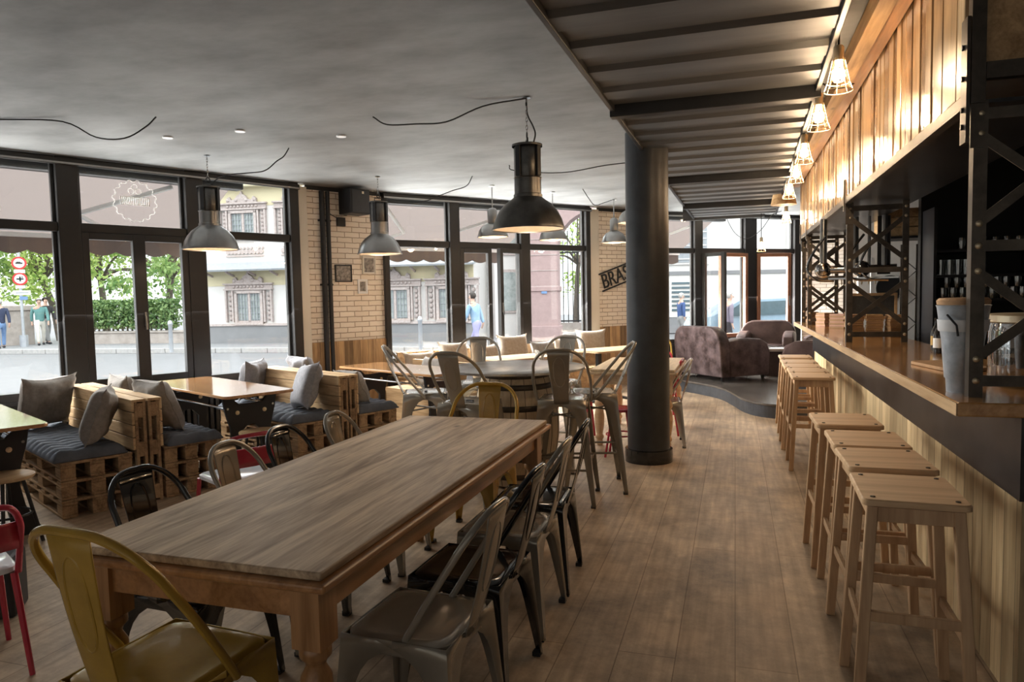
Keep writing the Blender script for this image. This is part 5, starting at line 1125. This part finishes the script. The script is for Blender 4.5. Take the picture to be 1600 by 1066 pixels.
# ------------------------------------------------------------------ lounge
def armchair(x, y, fdx, fdy, label, w_=.96, d_=.86, mat='leather'):
    t = root('leather_armchair', label, 'armchair', (x, y, .172), face_dir(fdx, fdy)); hw, hd = w_/2, d_/2
    def slab(secs, name, m_=mat): return MB().loft(secs).build(name, m_, t, smooth=True, bevel=.03, seg=3, ang=55)
    # back: rounded shoulders, leaning
    out = [(-hw+.0, .07), (-hw+.0, .55)]+[(-hw+.24-.24*cos(a*pi/12), .55+.27*sin(a*pi/12)) for a in range(1, 7)]+[(hw-.24+.24*sin(a*pi/12), .55+.27*cos(a*pi/12)) for a in range(0, 7)]+[(hw, .07)]
    def bsec(y0, sc, dz=0): return [(px*sc, y0-.10*(pz-.07), pz*(1 if sc == 1 else .985)+dz) for px, pz in out]
    MB().loft([bsec(-hd, .985), bsec(-hd+.02, 1), bsec(-hd+.17, 1), bsec(-hd+.20, .97)]).build('backrest', mat, t, smooth=True, bevel=.012, seg=2, ang=50)
    for s_ in (-1, 1):
        x1 = s_*hw; x0 = s_*(hw-.19); A = []
        pr = [(-hd+.12, .60), (-hd+.3, .62), (0, .61), (hd-.16, .58), (hd-.05, .52), (hd, .42), (hd-.02, .07), (-hd+.12, .07)]
        ps = [(-hd+.12, .60), (-hd+.3, .645), (0, .645), (hd-.16, .62), (hd-.03, .56), (hd+.01, .45), (hd, .07), (-hd+.12, .07)]
        MB().loft([[(x1, q, z) for q, z in pr], [(x1-s_*.03, q, z) for q, z in ps], [(x0+s_*.03, q, z) for q, z in ps], [(x0, q, z) for q, z in pr]]).build('armrest', mat, t, smooth=True, bevel=.015, seg=2, ang=50)
    MB().loft([rrect(hw-.195, hd-.16, .04, .10, cy=.06), rrect(hw-.195, hd-.13, .05, .14, cy=.06), rrect(hw-.195, hd-.13, .05, .38, cy=.06), rrect(hw-.22, hd-.16, .06, .42, cy=.06)]).build('seat_cushion', 'leather2', t, smooth=True, ang=50)
    for sx_ in (-1, 1):
        for sy_ in (-1, 1): MB().lathe([(.018, 0), (.028, .03), (.028, .068)], 12, (sx_*(hw-.08), sy_*(hd-.07), 0)).build('foot', 'black', t, smooth=True)
    return t
armchair(-.20, 11.52, .76, .65, 'large distressed brown leather armchair with its back to the camera, nearest in the lounge', 1.12, .90)
armchair(.52, 13.05, -.12, -1, 'brown leather armchair facing the camera in front of the lounge windows', .94, .82, 'leather2')
armchair(1.55, 12.3, -1, -.25, 'brown leather armchair partly hidden behind the far end of the bar', .9, .8, 'leather2')
armchair(1.15, 10.95, -1, .35, 'brown leather armchair close behind the farthest bar stool', .86, .78, 'leather2')
t = root('coffee_table', 'low dark coffee table with a white sheet between the lounge armchairs', 'table', (.66, 12.0, .172)); MB().box(-.28, .28, -.28, .28, .39, .43).build('tabletop', 'zinc', t, bevel=.005); MB().box(-.22, .22, -.22, .22, 0, .389).build('box_base', 'leather2', t)
one(MB().box(-.10, .10, -.07, .07, 0, .003).build('paper_sheet', 'paper'), 'white sheet of paper on the lounge coffee table', 'paper', (.64, 11.9, .603), .3)

# ------------------------------------------------------------------ pendant lamps, cables, ceiling fittings
def chain(m, p, z0, z1):
    n = int((z1-z0)/.026); 
    for i in range(n):
        z = z0+(i+.5)*(z1-z0)/n; a = (i % 2)*pi/2
        m.tube([(p[0]+cos(a)*.007*cos(q), p[1]+sin(a)*.007*cos(q), z+.017*sin(q)) for q in [2*pi*k/8 for k in range(8)]], .0022, 4, closed=True)
def pend_light(t, z, r, power):
    MB().sphere((0, 0, z), r, (1, 1, 1.2), 14, 8).build('bulb', 'dimbulb', t, smooth=True)
    L = bpy.data.lights.new('bulb_light', 'POINT'); L.energy = power; L.color = (1, .78, .56); L.shadow_soft_size = .05; lo = bpy.data.objects.new('bulb_light', L); COL.objects.link(lo); lo.location = (0, 0, z-r*1.2-.055); lo.parent = t
MT['dimbulb'] = emit('warm_dim_bulb', (1, .75, .5), 3)
def factory_lamp(x, y, zr, R_, label, shade='alu', s=1.0, group='large factory pendant lamps'):
    t = root('pendant_lamp', label, 'lamp', (x, y, zr), random.uniform(0, 6), group)
    sh = [(R_, 0), (R_*1.0, .006), (R_*.985, .02), (R_*.93, .07), (R_*.82, .125), (R_*.66, .175), (R_*.47, .21), (R_*.40, .225)]
    inner = [(r-.004, z-.001) for r, z in sh[::-1]]
    MB().lathe(sh, 44, cap=False).lathe([(R_+.006, -.004), (R_+.006, .004), (R_-.006, .004), (R_-.006, -.004), (R_+.006, -.004)], 44, cap=False).build('shade', shade, t, smooth=True, ang=50)
    MB().lathe(inner, 44, cap=False).build('reflector', 'lampin', t, smooth=True)
    h = R_*.40; MB().lathe([(h, .225), (h, .245), (h*.93, .25), (h*.93, .36), (h*1.0, .365)], 28, cap=False).build('neck', shade, t, smooth=True, ang=40)
    MB().lathe([(h*.86, .362), (h*.9, .37), (h*.9, .58), (h*.75, .60), (0, .602)], 20).build('ballast_housing', 'aludark', t, smooth=True, ang=40)
    for k in range(4): a = pi/4+k*pi/2; MB().box(-.02, .02, h*.92, h*1.06, .37, .585).xf(Matrix.Rotation(a, 4, 'Z')).build('cooling_rib', 'black', t, bevel=.003)
    MB().lathe([(h*1.06, .585), (h*1.06, .60), (h*.2, .602)], 20, cap=False).build('top_cap', 'aludark', t, smooth=True, ang=40)
    MB().tube([(-.045, 0, .602), (-.045, 0, .64), (.045, 0, .64), (.045, 0, .602)], .006, 6).tube([(.018*cos(q), 0, .665+.022*sin(q)) for q in [2*pi*k/12 for k in range(12)]], .005, 6, closed=True).build('hook', 'black', t, smooth=True)
    m = MB(); chain(m, (0, 0), .68, H-zr-.008); m.build('chain', 'chrome', t)
    MB().lathe([(.03, H-zr-.008), (.02, H-zr-.001)], 14).build('ceiling_cap', 'chrome', t)
    pend_light(t, .13, .04, 2.5); return t
factory_lamp(-1.42, 4.92, 1.985, .26, 'large dark factory pendant lamp nearest the camera, above the long table', 'aludark')
factory_lamp(-4.85, 5.68, 2.02, .255, 'aluminium factory pendant lamp in front of the left windows', 'alu')
factory_lamp(-3.93, 7.38, 2.03, .255, 'aluminium factory pendant lamp in front of the first brick pier', 'alu')
def dome_lamp(x, y, zr, R_, label, rod=True):
    t = root('pendant_lamp', label, 'lamp', (x, y, zr), 0, 'smaller dome pendant lamps')
    sh = [(R_, 0), (R_*.985, .02), (R_*.9, .08), (R_*.72, .13), (R_*.42, .165), (R_*.30, .175)]
    MB().lathe(sh, 36, cap=False).lathe([(R_+.005, -.003), (R_+.005, .004), (R_-.005, .004), (R_-.005, -.003), (R_+.005, -.003)], 36, cap=False).build('shade', 'alu', t, smooth=True, ang=50)
    MB().lathe([(r-.004, z-.001) for r, z in sh[::-1]], 36, cap=False).build('reflector', 'lampin', t, smooth=True)
    MB().lathe([(R_*.31, .175), (R_*.33, .19), (R_*.33, .33), (R_*.22, .36), (.012, .37)], 22).build('housing', 'alu', t, smooth=True, ang=45)
    MB().cyl((0, 0, .37), (0, 0, H-zr-.01), .008, 8).build('rod', 'chrome', t); MB().lathe([(.04, H-zr-.012), (.03, H-zr-.001)], 14).build('ceiling_cap', 'white', t); pend_light(t, .10, .03, 3); return t
dome_lamp(-2.95, 8.57, 2.27, .195, 'small dome pendant lamp left of the big dark lamp, before the middle windows')
dome_lamp(-2.38, 9.45, 2.27, .19, 'small dome pendant lamp half hidden behind the big dark lamp')
dome_lamp(-1.72, 10.55, 2.28, .185, 'small dome pendant lamp in front of the second brick pier, the lower of two')
dome_lamp(-1.25, 9.15, 2.42, .19, 'dome pendant lamp half hidden by the black column, the higher of two')
def cable(p0, p1, sag, label, pts=(), r=.0055):
    P = [Vector(p0)]+[Vector(p) for p in pts]+[Vector(p1)]
    if not pts:
        n = 6; P = [Vector(p0).lerp(Vector(p1), i/n)-Vector((0, 0, sag*4*(i/n)*(1-i/n))) for i in range(n+1)]
    one(MB().tube(crom(P, 5), r, 6).build('cable', 'cable', smooth=True), label, 'cable', group='black cables strung below the ceiling')
C_ = H-.008
cable((-5.9, 3.7, C_), (-4.17, 4.36, C_), 0, 'black cable looping below the ceiling at the upper left', [(-5.28, 3.99, C_), (-4.85, 4.15, C_-.02), (-4.62, 4.23, C_-.14), (-4.42, 4.3, C_-.15), (-4.25, 4.34, C_-.07)])
cable((-4.80, 5.66, 2.64), (-3.92, 5.67, C_), 0, 'black cable from the left window lamp up to a ceiling hook', [(-4.62, 5.62, 2.70), (-4.38, 5.64, 2.71), (-4.18, 5.65, 2.72), (-4.05, 5.66, 2.80), (-3.98, 5.67, 2.84)])
cable((-3.90, 7.38, 2.65), (-2.91, 7.77, C_), 0, 'black cable from the pier lamp swinging right to the ceiling', [(-3.7, 7.45, 2.61), (-3.45, 7.55, 2.62), (-3.15, 7.68, 2.74), (-2.98, 7.75, 2.80)])
cable((-2.67, 4.97, C_), (-1.42, 4.92, C_), 0, 'black cable running along the ceiling to the big dark lamp', [(-2.55, 4.97, C_-.07), (-2.3, 4.96, C_-.09), (-2.05, 4.95, C_-.10), (-1.75, 4.93, C_-.02)])
cable((-1.42, 4.92, C_), (-1.37, 4.92, 2.60), 0, 'black cable hanging beside the chain of the big dark lamp', [(-1.415, 4.93, 2.80), (-1.38, 4.94, 2.72), (-1.36, 4.93, 2.66)])
cable((-2.31, 7.3, C_), (-.75, 7.6, C_-.01), 0, 'black cable passing behind the big dark lamp towards the column', [(-2.25, 7.3, 2.85), (-1.75, 7.35, 2.80), (-1.3, 7.45, 2.86), (-1.0, 7.55, 2.89)])
cable((-1.93, 9.32, C_), (-1.70, 10.5, 2.90), 0, 'thin cable zigzagging above the second brick pier', [(-1.88, 9.5, 2.80), (-1.84, 9.7, 2.74), (-1.78, 10.1, 2.82), (-1.72, 10.4, 2.89)])
cable((-.20, 12.5, C_), (.75, 12.9, C_-.05), 0, 'thin cable drooping in front of the lounge windows', [(-.15, 12.5, 2.78), (0, 12.55, 2.50), (.2, 12.6, 2.40), (.42, 12.7, 2.55), (.6, 12.8, 2.80)])
cable((.55, 3.3, 2.86), (.80, 3.6, 2.90), .04, 'black cable between the container roof and the fascia, nearest the camera'); cable((.52, 4.9, 2.80), (.80, 5.2, 2.9), .05, 'black cable above the second caged bulb')
for k_, (px, py) in enumerate(((262, 215), (375, 205), (533, 213))):
    r = ray(px, py); p = EYE+r*((H-.006-1.5)/r.z); one(MB().lathe([(.042, -.006), (.042, .005)], 24).build('ceiling_cap', 'white', smooth=True), ('round white ceiling cap left of the left window lamp', 'round white ceiling cap between the two left lamps', 'round white ceiling cap above the brick pier')[k_], 'cap', p, group='round caps on the ceiling')
for k_, (x, y) in enumerate(((.18, 12.6), (.45, 12.75))):
    one(MB().lathe([(.05, 0), (.05, .03)], 20).build('spotlight', 'bulb', smooth=True), ('small lit ceiling spot over the lounge, left one', 'small lit ceiling spot over the lounge, right one')[k_], 'spotlight', (x, y, H-.033), group='ceiling spots over the lounge')

# ------------------------------------------------------------------ on the first pier: speaker, pipes, frames ; sign on the second
def onp(Pf, s, out, z): p = onw(Pf, s, -out); return Vector((p.x, p.y, z))
sk = root('loudspeaker', 'black loudspeaker mounted high on the first brick pier', 'speaker', onp(PA, .565, .20, 2.575), PA[3]+.12)
MB().box(-.15, .15, -.13, .12, 0, .31).build('cabinet', 'black', sk, bevel=.012); MB().box(-.13, .13, -.137, -.131, .02, .29).build('grille', 'column', sk, bevel=.004); MB().box(.02, .05, -.141, -.137, .25, .28).build('badge', 'brass', sk)
MB().beam((0, .12, .08), (0, .195, .02), .04, .04).build('bracket', 'black', sk)
one(MB().box(-.055, .055, -.05, -.001, 0, .11).build('junction_box', 'black', bevel=.005), 'small black junction box under the loudspeaker', 'box', onp(PA, .47, 0, 2.44), PA[3])
one(MB().tube(crom([(-.2, -.02, 0.12), (-.12, -.03, .07), (0, -.03, .02)], 5), .006, 6).build('cable', 'cable', smooth=True), 'short black cable between wall pipe and junction box', 'cable', onp(PA, .47, 0, 2.5), PA[3])
t = root('wall_pipes', 'pair of dark vertical pipes running down the first brick pier', 'pipe', onp(PA, .25, .04, 0), PA[3])
MB().cyl((-.045, 0, .0), (-.045, 0, H-.06), .032, 14).build('pipe', 'black', t, smooth=True); MB().cyl((.035, 0, .0), (.035, 0, H-.06), .026, 14).build('pipe', 'frame', t, smooth=True)
for z in (1.7, 2.5): MB().box(-.09, .075, .0, .036, z-.012, z+.012).build('clamp', 'black', t)
def frame_(s, z, w_, h, label, fm, bd=.03):
    t = root('picture_frame', label, 'picture', onp(PA, s, .012, z), PA[3]); a, b_ = w_/2, h/2
    MB().box(-a, -a+.016, -.012, .01, -b_, b_).box(a-.016, a, -.012, .01, -b_, b_).box(-a+.016, a-.016, -.012, .01, -b_, -b_+.016).box(-a+.016, a-.016, -.012, .01, b_-.016, b_).build('frame', fm, t, bevel=.002)
    MB().box(-a+.0165, a-.0165, -.003, .005, -b_+.0165, b_-.0165).build('mount', 'paper', t); MB().box(-a+bd, a-bd, -.005, -.0035, -b_+bd, b_-bd).build('print', 'photo', t)
frame_(.49, 1.845, .24, .22, 'black-framed picture, leftmost of the three on the brick pier', 'black', .018); frame_(.87, 1.955, .20, .235, 'white-framed dark picture, top right of the three on the brick pier', 'cream', .026); frame_(.765, 1.675, .14, .185, 'small white-framed picture, lowest of the three on the brick pier', 'white', .03)
sn = root('metal_sign', 'tilted black cut-out metal sign reading BRASSERIE on the second brick pier', 'sign', onp(PB, .27, .035, 1.60), PB[3])
tc_ = bpy.data.curves.new('sign_text', 'FONT'); tc_.body = 'BRASSERIE'; tc_.size = .30; tc_.extrude = .008; tc_.space_character = .98; tob = bpy.data.objects.new('tmp', tc_); COL.objects.link(tob)
bpy.context.view_layer.update(); dg = bpy.context.evaluated_depsgraph_get(); me = bpy.data.meshes.new_from_object(tob.evaluated_get(dg)); bpy.data.objects.remove(tob)
wd = max(v.co.x for v in me.vertices); me.transform(Matrix.Diagonal((1.22/wd, 1.15, 1, 1))); me.transform(Matrix.Rotation(pi/2, 4, 'X')); me.transform(Matrix.Rotation(-radians(17), 4, 'Y'))
me.materials.clear(); me.materials.append(MT['black']); lo = bpy.data.objects.new('lettering', me); COL.objects.link(lo); lo.parent = sn
Ry = Matrix.Rotation(-radians(17), 4, 'Y')
for z in (-.03, .255): MB().box(-.03, 1.25, -.008, .008, z-.012, z+.012).xf(Ry).build('rail', 'black', sn)
# emblem printed on the upper light of the double window
em = root('window_emblem', 'pale round gear-shaped emblem printed on the upper pane of the double window', 'emblem', onw(WA, 1.13, .012, 2.56), TA)
m = MB(); n = 64; m.tube([((.205+.010*(1 if (k_//2) % 2 else -1))*cos(2*pi*k_/n), 0, (.205+.010*(1 if (k_//2) % 2 else -1))*sin(2*pi*k_/n)) for k_ in range(n)], .0035, 4, closed=True); m.build('gear_ring', 'paper', em)
rnd = random.Random(2); m = MB()
for k_ in range(16): x = -.135+k_*.018; m.box(x-.004, x+.004, -.001, .001, -.04, .04)
m.box(-.14, .145, -.001, .001, .038, .043).box(-.14, .145, -.001, .001, -.043, -.038); m.build('word_strokes', 'paper', em)
for x, z in ((-.035, .10), (.035, .10), (0, .145)): MB().tube([(x+.028*cos(q), 0, z+.028*sin(q)) for q in [2*pi*k_/16 for k_ in range(16)]], .003, 4, closed=True).build('wheel', 'paper', em)

r = ray(33, 968); p = EYE+r*(-1.5/r.z); one(MB().box(-.42, 0, 0, .22, 0, .30).build('pouffe', 'black', bevel=.02), 'low black pouffe cut off by the left edge beside the yellow chair', 'pouffe', (p.x-.03, p.y, 0), radians(38))
